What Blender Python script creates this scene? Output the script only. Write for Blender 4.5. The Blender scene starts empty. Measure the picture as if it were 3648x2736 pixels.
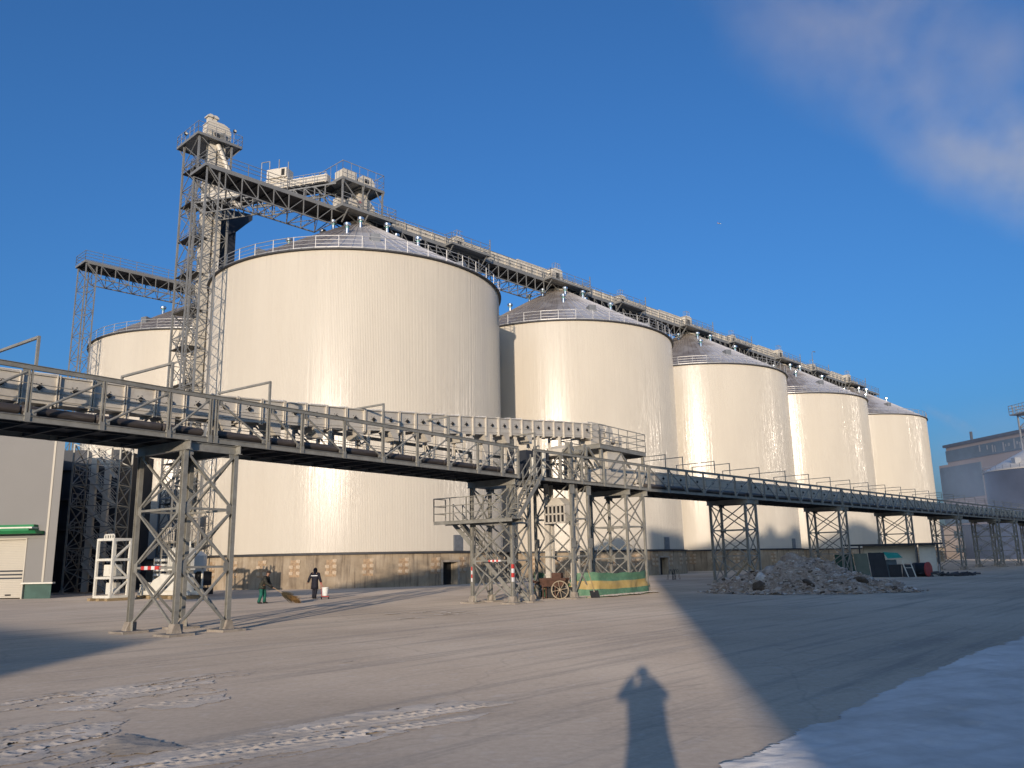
import bpy, bmesh, math, random
from mathutils import Vector, Matrix, noise
random.seed(7)
PI = math.pi
S = bpy.context.scene
COL = S.collection
V = Vector

# ------------------------------------------------------------------ materials
def nodes(name):
    m = bpy.data.materials.new(name); m.use_nodes = True
    nt = m.node_tree; nt.nodes.clear()
    out = nt.nodes.new('ShaderNodeOutputMaterial')
    return m, nt, out
def N(nt, t, **kw):
    n = nt.nodes.new('ShaderNode' + t)
    for k, v in kw.items():
        if k.startswith('i_'):
            key = k[2:]
            n.inputs[int(key) if key.isdigit() else key.replace('_', ' ')].default_value = v
        else: setattr(n, k, v)
    return n
def ramp(nt, fac, stops):
    r = nt.nodes.new('ShaderNodeValToRGB')
    e = r.color_ramp.elements
    e[0].position, e[0].color = stops[0][0], (*stops[0][1], 1)
    e[1].position, e[1].color = stops[-1][0], (*stops[-1][1], 1)
    for p, c in stops[1:-1]:
        x = e.new(p); x.color = (*c, 1)
    nt.links.new(fac, r.inputs[0]); return r.outputs[0]
def mapped(nt, scale=(1, 1, 1), rot=None):
    tc = N(nt, 'TexCoord'); v = tc.outputs['Object']
    if rot:
        r = N(nt, 'Mapping'); r.inputs['Rotation'].default_value = rot; nt.links.new(v, r.inputs[0]); v = r.outputs[0]
    mp = N(nt, 'Mapping'); mp.inputs['Scale'].default_value = scale
    nt.links.new(v, mp.inputs[0]); return mp.outputs[0]
def noise_t(nt, vec, scale, detail=4, rough=.6):
    n = N(nt, 'TexNoise'); n.inputs['Scale'].default_value = scale
    n.inputs['Detail'].default_value = detail; n.inputs['Roughness'].default_value = rough
    nt.links.new(vec, n.inputs['Vector']); return n.outputs[0]
def mixc(nt, fac, a, b, mode='MIX'):
    x = N(nt, 'MixRGB', blend_type=mode)
    for i, s in ((0, fac), (1, a), (2, b)):
        if isinstance(s, (int, float)): x.inputs[i].default_value = s
        elif isinstance(s, tuple): x.inputs[i].default_value = (*s, 1)
        else: nt.links.new(s, x.inputs[i])
    return x.outputs[0]
def mat(name, col, rough=.6, metal=0., var=.15, scale=1.5, bump=.0, bscale=8., stretch=(1, 1, 1), dirt=None, dirt_amt=.5, spec=.4):
    """principled surface: base colour with soft wear, optional dirt blotches and bump"""
    m, nt, out = nodes(name)
    p = N(nt, 'BsdfPrincipled'); vec = mapped(nt, stretch)
    f = noise_t(nt, vec, scale)
    c = ramp(nt, f, [(.3, tuple(x * (1 - var) for x in col)), (.7, tuple(min(1, x * (1 + var)) for x in col))])
    if dirt:
        g = noise_t(nt, vec, scale * 2.3, 6, .7)
        gm = ramp(nt, g, [(.5, (0, 0, 0)), (.72, (dirt_amt,) * 3)])
        c = mixc(nt, gm, c, dirt)
    nt.links.new(c, p.inputs['Base Color'])
    p.inputs['Roughness'].default_value = rough; p.inputs['Metallic'].default_value = metal
    p.inputs['Specular IOR Level'].default_value = spec
    if bump:
        b = N(nt, 'Bump'); b.inputs['Strength'].default_value = bump; b.inputs['Distance'].default_value = .02
        nt.links.new(noise_t(nt, vec, bscale, 5), b.inputs['Height']); nt.links.new(b.outputs[0], p.inputs['Normal'])
    nt.links.new(p.outputs[0], out.inputs[0]); return m

M = {}
M['steel'] = mat('painted_steel', (.27, .26, .225), .45, .1, .2, 2.2, .15, 6, dirt=(.17, .14, .10), dirt_amt=.5)
M['steelfar'] = mat('galvanised_steel', (.235, .235, .225), .45, .15, .15, .5, dirt=(.2, .19, .17))
M['steeldark'] = mat('dark_deck_steel', (.05, .05, .055), .6, .1, .2, 1.)
M['deck'] = mat('deck_plate', (.05, .05, .052), .65, .2, .25, 1.2, dirt=(.1, .09, .08))
M['cream'] = mat('cream_paint', (.60, .55, .46), .42, 0, .07, .9, .1, 4, dirt=(.36, .31, .25), dirt_amt=.45)
M['creamfar'] = mat('cream_paint_far', (.62, .57, .48), .45, 0, .05, .4, dirt=(.48, .44, .37), dirt_amt=.35)
M['white'] = mat('white_paint', (.70, .665, .56), .5, 0, .06, 1.2, dirt=(.5, .47, .4), dirt_amt=.4)
M['pipe'] = mat('brown_pipe_wrap', (.085, .073, .066), .38, .2, .25, 2., .2, 5, stretch=(.3, 3, 3), dirt=(.23, .2, .17))
M['black'] = mat('black_rubber', (.018, .018, .018), .7, 0, .3, 3)
M['dark'] = mat('dark_cladding', (.035, .04, .05), .6, .1, .2, .8)
M['roof'] = None
M['vent'] = mat('bright_zinc', (.7, .7, .68), .22, .95, .08, 2)
M['galv'] = mat('galvanised_rail', (.36, .355, .345), .4, .3, .1, 2)
M['teal'] = mat('teal_band', (.08, .28, .22), .5)
M['door'] = mat('grey_hatch', (.2, .21, .22), .5, .3, .2, 1.5)
M['red'] = mat('red_tape', (.6, .06, .05), .5)
M['whitetape'] = mat('white_tape', (.75, .73, .7), .5)
M['rust'] = mat('rust', (.36, .245, .145), .9, 0, .35, 5, .3, 20, dirt=(.4, .32, .22), dirt_amt=.9)
M['padblock'] = mat('pale_mortar', (.47, .37, .26), .9, 0, .2, 5, .4, 12)
M['plinth'] = mat('footing_concrete', (.34, .29, .23), .95, 0, .25, 3, .6, 9)
M['wallpanel'] = mat('grey_sandwich_panel', (.205, .195, .18), .5, 0, .04, .2)
M['green'] = mat('green_trim', (.02, .2, .07), .4, 0, .1, 1)
M['greendark'] = mat('dark_green_base', (.05, .1, .08), .7, 0, .2, 1.5)
M['shutter'] = mat('beige_shutter', (.5, .45, .36), .5, 0, .05, .5)
M['wood'] = mat('worn_wood', (.33, .24, .13), .8, 0, .3, 4, .3, 10, stretch=(1, 1, 5))
M['cartwood'] = mat('rusty_cart', (.09, .045, .03), .8, 0, .4, 4, .4, 12)
M['wheel'] = mat('dusty_wheel', (.36, .29, .2), .8, 0, .2, 4)
M['tarpg'] = mat('green_tarp', (.095, .20, .115), .6, 0, .22, 2.5, .4, 7, dirt=(.2, .28, .18), dirt_amt=.5)
M['tarpy'] = mat('yellow_tarp', (.42, .30, .105), .6, 0, .15, 2.5, .4, 7, dirt=(.45, .36, .2), dirt_amt=.5)
M['camo'] = None
M['coat'] = mat('navy_coat', (.012, .012, .02), .8, 0, .3, 6)
M['greentrouser'] = mat('green_trousers', (.015, .12, .085), .85, 0, .25, 8)
M['boot'] = mat('black_boot', (.012, .011, .01), .6)
M['skin'] = mat('skin', (.36, .2, .13), .6, 0, .08, 6)
M['hat'] = mat('brown_cap', (.045, .03, .022), .9)
M['twig'] = mat('twigs', (.2, .115, .04), .95, 0, .4, 12)
M['twigd'] = mat('dark_twigs', (.07, .055, .03), .95, 0, .4, 12)
M['plastic'] = mat('white_plastic', (.78, .76, .7), .45, 0, .05, 4)
M['navy'] = mat('dark_sheet', (.012, .016, .022), .6, 0, .3, 1.)
M['olive'] = mat('olive_sheet', (.13, .155, .12), .7, 0, .15, 1.)
M['gsheet'] = mat('green_sheet', (.03, .07, .05), .7, 0, .2, 1.)
M['blu'] = mat('blue_grey_sheet', (.1, .14, .17), .7, 0, .2, 1.)
M['tealsheet'] = mat('teal_awning', (.03, .3, .22), .6, 0, .2, 2.)
M['redpaint'] = mat('faded_red', (.4, .06, .05), .5, 0, .2, 2.)
M['fact'] = mat('factory_wall', (.24, .18, .14), .9, 0, .15, .05, dirt=(.2, .17, .15))
M['brickgrey'] = mat('drab_render', (.26, .21, .17), .9, 0, .12, .2, dirt=(.18, .15, .13))
M['glass'] = mat('dark_glass', (.03, .05, .06), .15, 0, .2, .5)
M['tealwin'] = mat('teal_glazing', (.045, .07, .08), .3, 0, .3, .2)
M['shadesilo'] = mat('shade_toned_steel', (.05, .06, .09), .45, .3, .2, .3)  # dark tone puts the hazy shade on the right-edge silo into its colour

def silo_paint():
    m, nt, out = nodes('cream_silo_paint')
    p = N(nt, 'BsdfPrincipled')
    vec = mapped(nt, (1, 1, .12)); f = noise_t(nt, vec, .35, 5)
    c = ramp(nt, f, [(.3, (.565, .51, .42)), (.7, (.60, .545, .45))])
    v2 = mapped(nt, (1.3, 1.3, .02)); g = noise_t(nt, v2, 1.4, 3)
    c = mixc(nt, ramp(nt, g, [(.35, (0, 0, 0)), (.75, (.35, .35, .35))]), c, (.615, .56, .465))
    # run-off streaks under the eave and dust at the foot
    tc = N(nt, 'TexCoord'); sx = N(nt, 'SeparateXYZ'); nt.links.new(tc.outputs['Object'], sx.inputs[0])
    mr = N(nt, 'MapRange'); mr.inputs[1].default_value = 25.5; mr.inputs[2].default_value = 29.3
    nt.links.new(sx.outputs[2], mr.inputs[0])
    v3 = mapped(nt, (3, 3, .05)); h = noise_t(nt, v3, 1.5, 4)
    st = N(nt, 'Math', operation='MULTIPLY'); nt.links.new(mr.outputs[0], st.inputs[0])
    nt.links.new(ramp(nt, h, [(.55, (0, 0, 0)), (.78, (.5, .5, .5))]), st.inputs[1])
    c = mixc(nt, st.outputs[0], c, (.44, .39, .33))
    for per, ofs in ((7.3, 1.5), (2.43, .4)):
        md = N(nt, 'Math', operation='PINGPONG'); ad = N(nt, 'Math', operation='ADD'); ad.inputs[1].default_value = ofs; nt.links.new(sx.outputs[2], ad.inputs[0]); nt.links.new(ad.outputs[0], md.inputs[0]); md.inputs[1].default_value = per
        c = mixc(nt, ramp(nt, md.outputs[0], [(.0, ((.32 if per > 5 else .10),) * 3), (.006 if per > 5 else .012, (0, 0, 0))]), c, (.40, .36, .30))
    blot = noise_t(nt, mapped(nt, (1, 1, .6)), .16, 6, .6)
    c = mixc(nt, ramp(nt, blot, [(.5, (0, 0, 0)), (.72, (.30,) * 3)]), c, (.50, .455, .385))
    nt.links.new(c, p.inputs['Base Color'])
    r = noise_t(nt, mapped(nt, (9, 9, .05)), 1., 4, .7)
    rr = N(nt, 'MapRange'); rr.inputs[1].default_value = .3; rr.inputs[2].default_value = .7; rr.inputs[3].default_value = .09; rr.inputs[4].default_value = .30
    nt.links.new(r, rr.inputs[0]); nt.links.new(rr.outputs[0], p.inputs['Roughness'])
    p.inputs['Specular IOR Level'].default_value = .2
    b = N(nt, 'Bump'); b.inputs['Strength'].default_value = 1.; b.inputs['Distance'].default_value = .032
    v4 = mapped(nt, (1.7, 1.7, .045)); nt.links.new(noise_t(nt, v4, 1.3, 6, .7), b.inputs['Height'])
    nt.links.new(b.outputs[0], p.inputs['Normal'])
    nt.links.new(p.outputs[0], out.inputs[0]); return m
M['silo'] = silo_paint()
def roof_mat():
    m, nt, out = nodes('galvanised_roof'); p = N(nt, 'BsdfPrincipled')
    f = noise_t(nt, mapped(nt, (1, 1, 1)), .6, 7, .65)
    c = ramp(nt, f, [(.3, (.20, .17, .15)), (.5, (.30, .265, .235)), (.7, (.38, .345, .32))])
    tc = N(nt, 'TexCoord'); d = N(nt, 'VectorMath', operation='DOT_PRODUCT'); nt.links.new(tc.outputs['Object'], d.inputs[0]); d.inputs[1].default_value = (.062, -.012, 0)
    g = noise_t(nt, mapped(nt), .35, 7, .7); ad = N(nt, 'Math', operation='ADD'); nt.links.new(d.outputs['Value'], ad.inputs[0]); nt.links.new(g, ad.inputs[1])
    c = mixc(nt, ramp(nt, ad.outputs[0], [(.5, (0, 0, 0)), (.78, (.9,) * 3)]), c, (.62, .605, .60))   # patchy whiter tone building up towards one flank
    nt.links.new(c, p.inputs['Base Color']); p.inputs['Roughness'].default_value = .42; p.inputs['Metallic'].default_value = .3
    nt.links.new(p.outputs[0], out.inputs[0]); return m
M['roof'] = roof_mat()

def concrete():
    m, nt, out = nodes('stained_concrete')
    p = N(nt, 'BsdfDiffuse'); p.inputs['Roughness'].default_value = .6
    vec = mapped(nt); f = noise_t(nt, vec, .5, 8, .65)
    c = ramp(nt, f, [(.3, (.25, .195, .135)), (.5, (.36, .29, .205)), (.72, (.47, .39, .29))])
    v2 = mapped(nt, (2.5, 2.5, .22)); g = noise_t(nt, v2, 1.1, 6, .65)
    c = mixc(nt, ramp(nt, g, [(.5, (0, 0, 0)), (.68, (.75,) * 3)]), c, (.13, .10, .075))
    h = noise_t(nt, mapped(nt, (1, 1, .5)), .9, 5)
    c = mixc(nt, ramp(nt, h, [(.58, (0, 0, 0)), (.72, (.6,) * 3)]), c, (.47, .40, .31))
    nt.links.new(c, p.inputs['Color'])
    b = N(nt, 'Bump'); b.inputs['Strength'].default_value = .5; b.inputs['Distance'].default_value = .03
    nt.links.new(noise_t(nt, vec, 3, 7), b.inputs['Height']); nt.links.new(b.outputs[0], p.inputs['Normal'])
    nt.links.new(p.outputs[0], out.inputs[0]); return m
M['concrete'] = concrete()

def ground_mat():
    m, nt, out = nodes('dusty_yard')
    p = N(nt, 'BsdfDiffuse'); p.inputs['Roughness'].default_value = .32
    big = noise_t(nt, mapped(nt), .09, 6, .6)
    R_ = (0, 0, -math.radians(49))
    st = noise_t(nt, mapped(nt, (.10, 1.6, 1), R_), .8, 9, .7)
    st3 = noise_t(nt, mapped(nt, (.3, 2.2, 1), (0, 0, -math.radians(20))), 1.2, 8, .7)
    st2 = noise_t(nt, mapped(nt, (.09, 2.4, 1), (0, 0, -math.radians(46))), 1.1, 9, .7)
    fine = noise_t(nt, mapped(nt), 9., 6, .7)
    c = ramp(nt, big, [(.33, (.43, .35, .265)), (.5, (.54, .445, .34)), (.66, (.62, .52, .40))])
    c = mixc(nt, ramp(nt, st, [(.36, (.8,) * 3), (.5, (0, 0, 0))]), c, (.36, .31, .255))
    c = mixc(nt, ramp(nt, st2, [(.60, (0, 0, 0)), (.78, (.65,) * 3)]), c, (.64, .585, .52))
    c = mixc(nt, ramp(nt, noise_t(nt, mapped(nt), .55, 7, .68), [(.6, (0, 0, 0)), (.78, (.55,) * 3)]), c, (.35, .30, .25))
    c = mixc(nt, ramp(nt, noise_t(nt, mapped(nt, (1, 1, 1)), 2.4, 9, .72), [(.56, (0, 0, 0)), (.7, (.5,) * 3)]), c, (.60, .55, .49))
    c = mixc(nt, ramp(nt, st3, [(.58, (0, 0, 0)), (.70, (.5,) * 3)]), c, (.30, .25, .205))
    cr = N(nt, 'TexVoronoi', feature='DISTANCE_TO_EDGE'); cr.inputs['Scale'].default_value = .16
    wv = N(nt, 'VectorMath', operation='ADD'); sc_ = N(nt, 'VectorMath', operation='SCALE'); sc_.inputs['Scale'].default_value = 1.6
    nn = N(nt, 'TexNoise'); nn.inputs['Scale'].default_value = .5; nn.inputs['Detail'].default_value = 6; nt.links.new(mapped(nt), nn.inputs['Vector']); nt.links.new(nn.outputs['Color'], sc_.inputs[0])
    nt.links.new(mapped(nt), wv.inputs[0]); nt.links.new(sc_.outputs[0], wv.inputs[1]); nt.links.new(wv.outputs[0], cr.inputs['Vector'])
    c = mixc(nt, ramp(nt, cr.outputs['Distance'], [(.0, (.22,) * 3), (.008, (0, 0, 0))]), c, (.26, .225, .19))
    c = mixc(nt, .3, c, fine, 'OVERLAY')
    nt.links.new(c, p.inputs['Color'])
    b = N(nt, 'Bump'); b.inputs['Strength'].default_value = .35; b.inputs['Distance'].default_value = .02
    h = mixc(nt, .5, fine, st2)
    nt.links.new(h, b.inputs['Height']); nt.links.new(b.outputs[0], p.inputs['Normal'])
    nt.links.new(p.outputs[0], out.inputs[0]); return m
M['ground'] = ground_mat()

def snow_mat(name='dirty_snow', k=1.):
    m, nt, out = nodes(name)
    p = N(nt, 'BsdfDiffuse'); p.inputs['Roughness'].default_value = .9 if k == 1 else .4
    f = noise_t(nt, mapped(nt), .8, 7, .65)
    c = ramp(nt, f, [(q, tuple(x * k for x in cc)) for q, cc in ((.3, (.44, .425, .40)), (.5, (.58, .565, .54)), (.7, (.68, .67, .65)))])
    st = noise_t(nt, mapped(nt, (.15, 1.3, 1), (0, 0, -math.radians(30))), 1.6, 6, .65)
    c = mixc(nt, ramp(nt, st, [(.5, (0, 0, 0)), (.7, (.6,) * 3)]), c, (.45, .42, .38))
    if k < 1: c = mixc(nt, 1., c, (1., .90, .78), 'MULTIPLY')
    nt.links.new(c, p.inputs['Color'])
    b = N(nt, 'Bump'); b.inputs['Strength'].default_value = .5; b.inputs['Distance'].default_value = .02
    nt.links.new(noise_t(nt, mapped(nt), 7, 7, .7), b.inputs['Height']); nt.links.new(b.outputs[0], p.inputs['Normal'])
    nt.links.new(p.outputs[0], out.inputs[0]); return m
M['sweepings'] = snow_mat('brown_sweepings', .60); M['snow'] = snow_mat(); M['dustsnow'] = snow_mat('dusty_snow', .9)

def rubble_mat():
    m, nt, out = nodes('rubble')
    p = N(nt, 'BsdfDiffuse'); p.inputs['Roughness'].default_value = 1.
    f = noise_t(nt, mapped(nt), 1.7, 8, .75)
    c = ramp(nt, f, [(.30, (.14, .10, .075)), (.42, (.33, .265, .21)), (.56, (.46, .39, .325)), (.70, (.62, .56, .49))])
    nt.links.new(c, p.inputs['Color'])
    b = N(nt, 'Bump'); b.inputs['Strength'].default_value = .9; b.inputs['Distance'].default_value = .08
    nt.links.new(noise_t(nt, mapped(nt), 5, 8, .75), b.inputs['Height']); nt.links.new(b.outputs[0], p.inputs['Normal'])
    nt.links.new(p.outputs[0], out.inputs[0]); return m
M['rubble'] = rubble_mat()
M['chunk'] = mat('broken_concrete', (.47, .405, .34), .95, 0, .25, 2, .8, 6, dirt=(.25, .2, .17))
M['clod'] = mat('brown_clod', (.115, .085, .06), .95, 0, .3, 2.5, .8, 8)

def camo_mat():
    m, nt, out = nodes('camouflage')
    p = N(nt, 'BsdfPrincipled'); p.inputs['Roughness'].default_value = .85
    f = noise_t(nt, mapped(nt), 7, 2, .4)
    c = ramp(nt, f, [(.4, (.018, .018, .014)), (.5, (.05, .045, .03)), (.58, (.02, .025, .015)), (.66, (.17, .14, .1))])
    c.node.color_ramp.interpolation = 'CONSTANT'
    nt.links.new(c, p.inputs['Base Color']); nt.links.new(p.outputs[0], out.inputs[0]); return m
M['camo'] = camo_mat()

# ------------------------------------------------------------------ mesh helpers
class MB:
    def __init__(s): s.v = []; s.f = []; s.mi = []; s.cur = 0
    def add(s, vs, fs):
        o = len(s.v); s.v += [tuple(x) for x in vs]
        s.f += [tuple(i + o for i in f) for f in fs]; s.mi += [s.cur] * len(fs)
    def hexa(s, c):   # 8 corners: bottom 0-3 ccw, top 4-7
        s.add(c, [(3, 2, 1, 0), (4, 5, 6, 7), (0, 1, 5, 4), (1, 2, 6, 5), (2, 3, 7, 6), (3, 0, 4, 7)])
    def box(s, x0, x1, y0, y1, z0, z1):
        s.hexa([(x0, y0, z0), (x1, y0, z0), (x1, y1, z0), (x0, y1, z0), (x0, y0, z1), (x1, y0, z1), (x1, y1, z1), (x0, y1, z1)])
    def bar(s, p, q, w=.1, h=None, up=(0, 0, 1)):
        p, q = V(p), V(q); d = q - p
        if d.length < 1e-6: return
        d.normalize(); up = V(up)
        if abs(d.dot(up)) > .97: up = V((0, 1, 0)) if abs(d.y) < .9 else V((1, 0, 0))
        x = d.cross(up).normalized() * (w / 2); y = x.cross(d).normalized() * ((h or w) / 2)
        s.hexa([p - x - y, p + x - y, q + x - y, q - x - y, p - x + y, p + x + y, q + x + y, q - x + y])
    def chan(s, p, q, w=.08, h=.16, t=.016, up=(0, 0, 1), side=1):
        """channel / I section: a web and two flanges"""
        p, q = V(p), V(q); d = (q - p).normalized(); up = V(up)
        if abs(d.dot(up)) > .97: up = V((1, 0, 0))
        x = d.cross(up).normalized(); y = x.cross(d).normalized()
        s.bar(p, q, t * 1.5, h - 2 * t, up)
        for k in (-1, 1):
            o = y * (k * (h / 2 - t / 2)); s.bar(p + o, q + o, w, t, up)
    def tube(s, p, q, r, n=8, r2=None, cap=True):
        p, q = V(p), V(q); d = (q - p)
        if d.length < 1e-6: return
        d.normalize(); up = V((0, 0, 1)) if abs(d.z) < .9 else V((1, 0, 0))
        x = d.cross(up).normalized(); y = x.cross(d)
        r2 = r if r2 is None else r2
        vs = []
        for c, rr in ((p, r), (q, r2)):
            for i in range(n):
                a = 2 * PI * i / n; vs.append(c + (x * math.cos(a) + y * math.sin(a)) * rr)
        fs = [(i, (i + 1) % n, n + (i + 1) % n, n + i) for i in range(n)]
        if cap: fs += [tuple(range(n - 1, -1, -1)), tuple(range(n, 2 * n))]
        s.add(vs, fs)
    def path(s, pts, r, n=6):
        for p, q in zip(pts, pts[1:]): s.tube(p, q, r, n)
    def lathe(s, prof, n=24, c=(0, 0, 0), a0=0, a1=2 * PI):
        full = abs(a1 - a0 - 2 * PI) < 1e-6; k = n if full else n + 1
        vs = []
        for r, z in prof:
            for i in range(k):
                a = a0 + (a1 - a0) * i / n; vs.append((c[0] + r * math.cos(a), c[1] + r * math.sin(a), c[2] + z))
        fs = []
        for j in range(len(prof) - 1):
            for i in range(n):
                i2 = (i + 1) % k; fs.append((j * k + i, j * k + i2, (j + 1) * k + i2, (j + 1) * k + i))
        s.add(vs, fs)
    def prism(s, poly, ax, lo, hi):
        """extrude polygon along axis: ax='y' takes (x,z) points, 'x' takes (y,z), 'z' takes (x,y)"""
        mk = {'y': lambda a, b, t: (a, t, b), 'x': lambda a, b, t: (t, a, b), 'z': lambda a, b, t: (a, b, t)}[ax]
        n = len(poly); vs = [mk(a, b, lo) for a, b in poly] + [mk(a, b, hi) for a, b in poly]
        fs = [tuple(range(n)), tuple(range(2 * n - 1, n - 1, -1))] + [(i, n + i, n + (i + 1) % n, (i + 1) % n) for i in range(n)]
        s.add(vs, fs)
    def rail(s, pts, h=1.1, step=2., rails=(1., .66, .33), r=.025, closed=False, post=.04):
        """guard rail of posts and rails along a polyline (z of pts is the deck)"""
        pts = [V(p) for p in pts]
        if closed: pts.append(pts[0])
        for p, q in zip(pts, pts[1:]):
            n = max(1, round((q - p).length / step))
            for i in range(n + 1):
                b = p.lerp(q, i / n); s.bar(b, b + V((0, 0, h)), post)
            for k in rails: s.bar(p + V((0, 0, h * k)), q + V((0, 0, h * k)), r * 2)
    def build(s, name, m, parent=None, smooth=False, kind=None, recalc=True):
        me = bpy.data.meshes.new(name); me.from_pydata(s.v, [], s.f)
        for x in (m if isinstance(m, (list, tuple)) else [m]): me.materials.append(x)
        for p, i in zip(me.polygons, s.mi): p.material_index = i
        if recalc:
            bm = bmesh.new(); bm.from_mesh(me); bmesh.ops.recalc_face_normals(bm, faces=bm.faces); bm.to_mesh(me); bm.free()
        if smooth:
            for p in me.polygons: p.use_smooth = True
        o = bpy.data.objects.new(name, me); COL.objects.link(o); o.parent = parent
        if kind: o['kind'] = kind
        return o
def tag(o, label, cat, group=None):
    o['label'] = label; o['category'] = cat
    if group: o['group'] = group
    return o
def thing(name, label, cat, loc=(0, 0, 0), rz=0, group=None):
    o = bpy.data.objects.new(name, None); COL.objects.link(o)
    o.location = loc; o.rotation_euler = (0, 0, rz); o.empty_display_size = .3
    return tag(o, label, cat, group)
def kids(o): return [c for c in COL.objects if c.parent == o]
def dup(o, loc=None, rz=None, label=None, parent=None):
    ch = kids(o); c = o.copy(); COL.objects.link(c)
    if loc is not None: c.location = loc
    if rz is not None: c.rotation_euler = (0, 0, rz)
    if label: c['label'] = label
    if parent: c.parent = parent
    for k in ch: dup(k, parent=c)
    return c
def inst(o, loc, parent):   # another part sharing the mesh of o
    c = o.copy(); COL.objects.link(c); c.location = loc; c.parent = parent; return c

# ------------------------------------------------------------------ site frames (metres)
aA, aB, aM = math.atan2(.811, .585), math.atan2(.72449, .68928), math.atan2(.77, .638)
def fr(ang): return V((math.cos(ang), math.sin(ang), 0)), V((math.sin(ang), -math.cos(ang), 0))
eA, nA = fr(aA); eB, nB = fr(aB); eM, nM = fr(aM)
def FA(s, n, z=0): return eA * s + nA * n + V((0, 0, z))
def FB(s, n, z=0): return eB * s + nB * n + V((0, 0, z))
C1 = V((-16.05, 83.2, 0)); SP = 32.52; RS = 14.83
ZB, ZE, ZA = 2.81, 29.14, 37.25

# ------------------------------------------------------------------ ground, snow
g = MB(); g.add([(-2500, -600, 0), (2500, -600, 0), (2500, 4000, 0), (-2500, 4000, 0)], [(0, 1, 2, 3)])
g.build('ground', M['ground'], kind='structure')

def inside(poly, x, y):
    c = False; j = len(poly) - 1
    for i in range(len(poly)):
        xi, yi = poly[i]; xj, yj = poly[j]
        if (yi > y) != (yj > y) and x < (xj - xi) * (y - yi) / (yj - yi) + xi: c = not c
        j = i
    return c
def edge_dist(poly, x, y):
    best = 1e9; p = V((x, y))
    for i in range(len(poly)):
        a, b = V(poly[i]), V(poly[i - 1]); ab = b - a
        t = max(0, min(1, (p - a).dot(ab) / max(ab.length_squared, 1e-9))); best = min(best, (p - a - ab * t).length)
    return best
PRINTS = [(4.5 + .62 * k + (.14 if k % 2 else -.14), 9.2 + .95 * k) for k in range(14)] + [(7.2 + .5 * k + (.12 if k % 2 else -.12), 10.5 + .4 * k) for k in range(12)]
def snow(poly, res, thick, ridge=0., rdir=0., rper=.3, jag=.12, jscale=1.5, seed=0, fade=.35, breakup=0., m='dustsnow'):
    """snow lying on the yard: grid clipped to a ragged outline, thinning to its edge, pressed into wheel ridges"""
    xs = [p[0] for p in poly]; ys = [p[1] for p in poly]
    x0, x1, y0, y1 = min(xs), max(xs), min(ys), max(ys)
    nx, ny = int((x1 - x0) / res) + 1, int((y1 - y0) / res) + 1
    idx = {}; mb = MB(); cx, cy = math.cos(rdir), math.sin(rdir)
    for j in range(ny + 1):
        for i in range(nx + 1):
            x, y = x0 + i * res, y0 + j * res
            n1 = noise.fractal((x * jscale, y * jscale, seed), 1., 2., 4)
            n2 = noise.fractal((x * jscale + 31, y * jscale, seed + 9), 1., 2., 4)
            if not inside(poly, x + n1 * jag, y + n2 * jag): continue
            d = min(1, edge_dist(poly, x + n1 * jag, y + n2 * jag) / fade)
            along, across = x * cx + y * cy, -x * cy + y * cx
            h = thick * (.35 + .65 * d)
            if breakup:
                k = noise.fractal((along * .5, across * 3.2, seed + 3), 1., 2., 5) + breakup
                k += .35 * noise.fractal((x * 5, y * 5, seed), 1., 2., 3)
                if k < 0: continue
                h *= min(1, .3 + k * 2)
            if ridge:
                w = noise.fractal((along * .35, across * .8, seed), 1., 2., 3)
                k2 = max(0, math.sin(2 * PI * across / (rper * 4.2) + w * 2)) ** .5
                h += ridge * .36 * (.35 + k2) * max(0, math.sin(2 * PI * across / rper + w)) ** 2 * d
                h += ridge * .3 * k2 * max(0, math.sin(2 * PI * (along + .5 * across) / .19)) ** 2 * d
            h += (.012 if m == 'snow' else .006) * noise.fractal((x * 4, y * 4, seed), 1., 2., 4)
            if m == 'snow':
                for a, c in PRINTS:
                    if abs(x - a) < .3 and abs(y - c) < .3: h -= .035 * max(0, 1 - (((x - a) / .16) ** 2 + ((y - c) / .24) ** 2))
            idx[i, j] = len(mb.v); mb.v.append((x, y, max(.006, h)))
    for (i, j), a in idx.items():
        q = [idx.get(k) for k in ((i + 1, j), (i + 1, j + 1), (i, j + 1))]
        if None not in q: mb.f.append((a, *q)); mb.mi.append(0)
    o = mb.build('snow', M[m], smooth=True, recalc=False); o['kind'] = 'stuff'; return o
snow([(1.92, 8.53), (2.57, 9.27), (3.16, 10.07), (3.87, 10.85), (4.71, 11.88), (6.07, 13.66), (7.41, 15.17), (8.89, 17.0), (10.3, 18.5), (12.6, 16), (11, 5), (8, 3), (1, 6)], .045, .03, jag=.10, jscale=2.2, seed=2, m='snow')
snow([(9.9, 18.1), (11.9, 20.2), (16, 24.5), (30, 36), (30, 5), (10, 5), (10.6, 14)], .13, .03, jag=.10, seed=2, m='snow')
snow([(-4.28, 9.15), (-3.82, 9.89), (-3.08, 10.7), (-2.28, 11.69), (-1.38, 12.40), (-0.59, 12.60), (-0.02, 12.55), (-.1, 12.2), (-0.53, 11.31), (-1.18, 10.57), (-1.9, 9.79), (-2.77, 9.15), (-3.4, 8.0), (-5, 8)], .022, .008, .034, math.radians(36), .16, .10, jscale=2.5, seed=5, breakup=.42)
snow([(-3.9, 9.95), (-3.08, 10.8), (-2.28, 11.8), (-1.38, 12.5), (-0.59, 12.70), (-1.6, 11.6), (-2.6, 10.6), (-3.4, 9.9)], .035, .016, .008, math.radians(36), .3, .08, jscale=3, seed=6, breakup=.55)
snow([(-8.0, 12.6), (-6.63, 11.3), (-6.05, 11.78), (-5.4, 11.62), (-4.52, 10.32), (-4.1, 9.0), (-4.6, 7.6), (-9, 9)], .024, .007, .036, math.radians(62), .17, .25, jscale=3, seed=8, breakup=.2)
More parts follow.
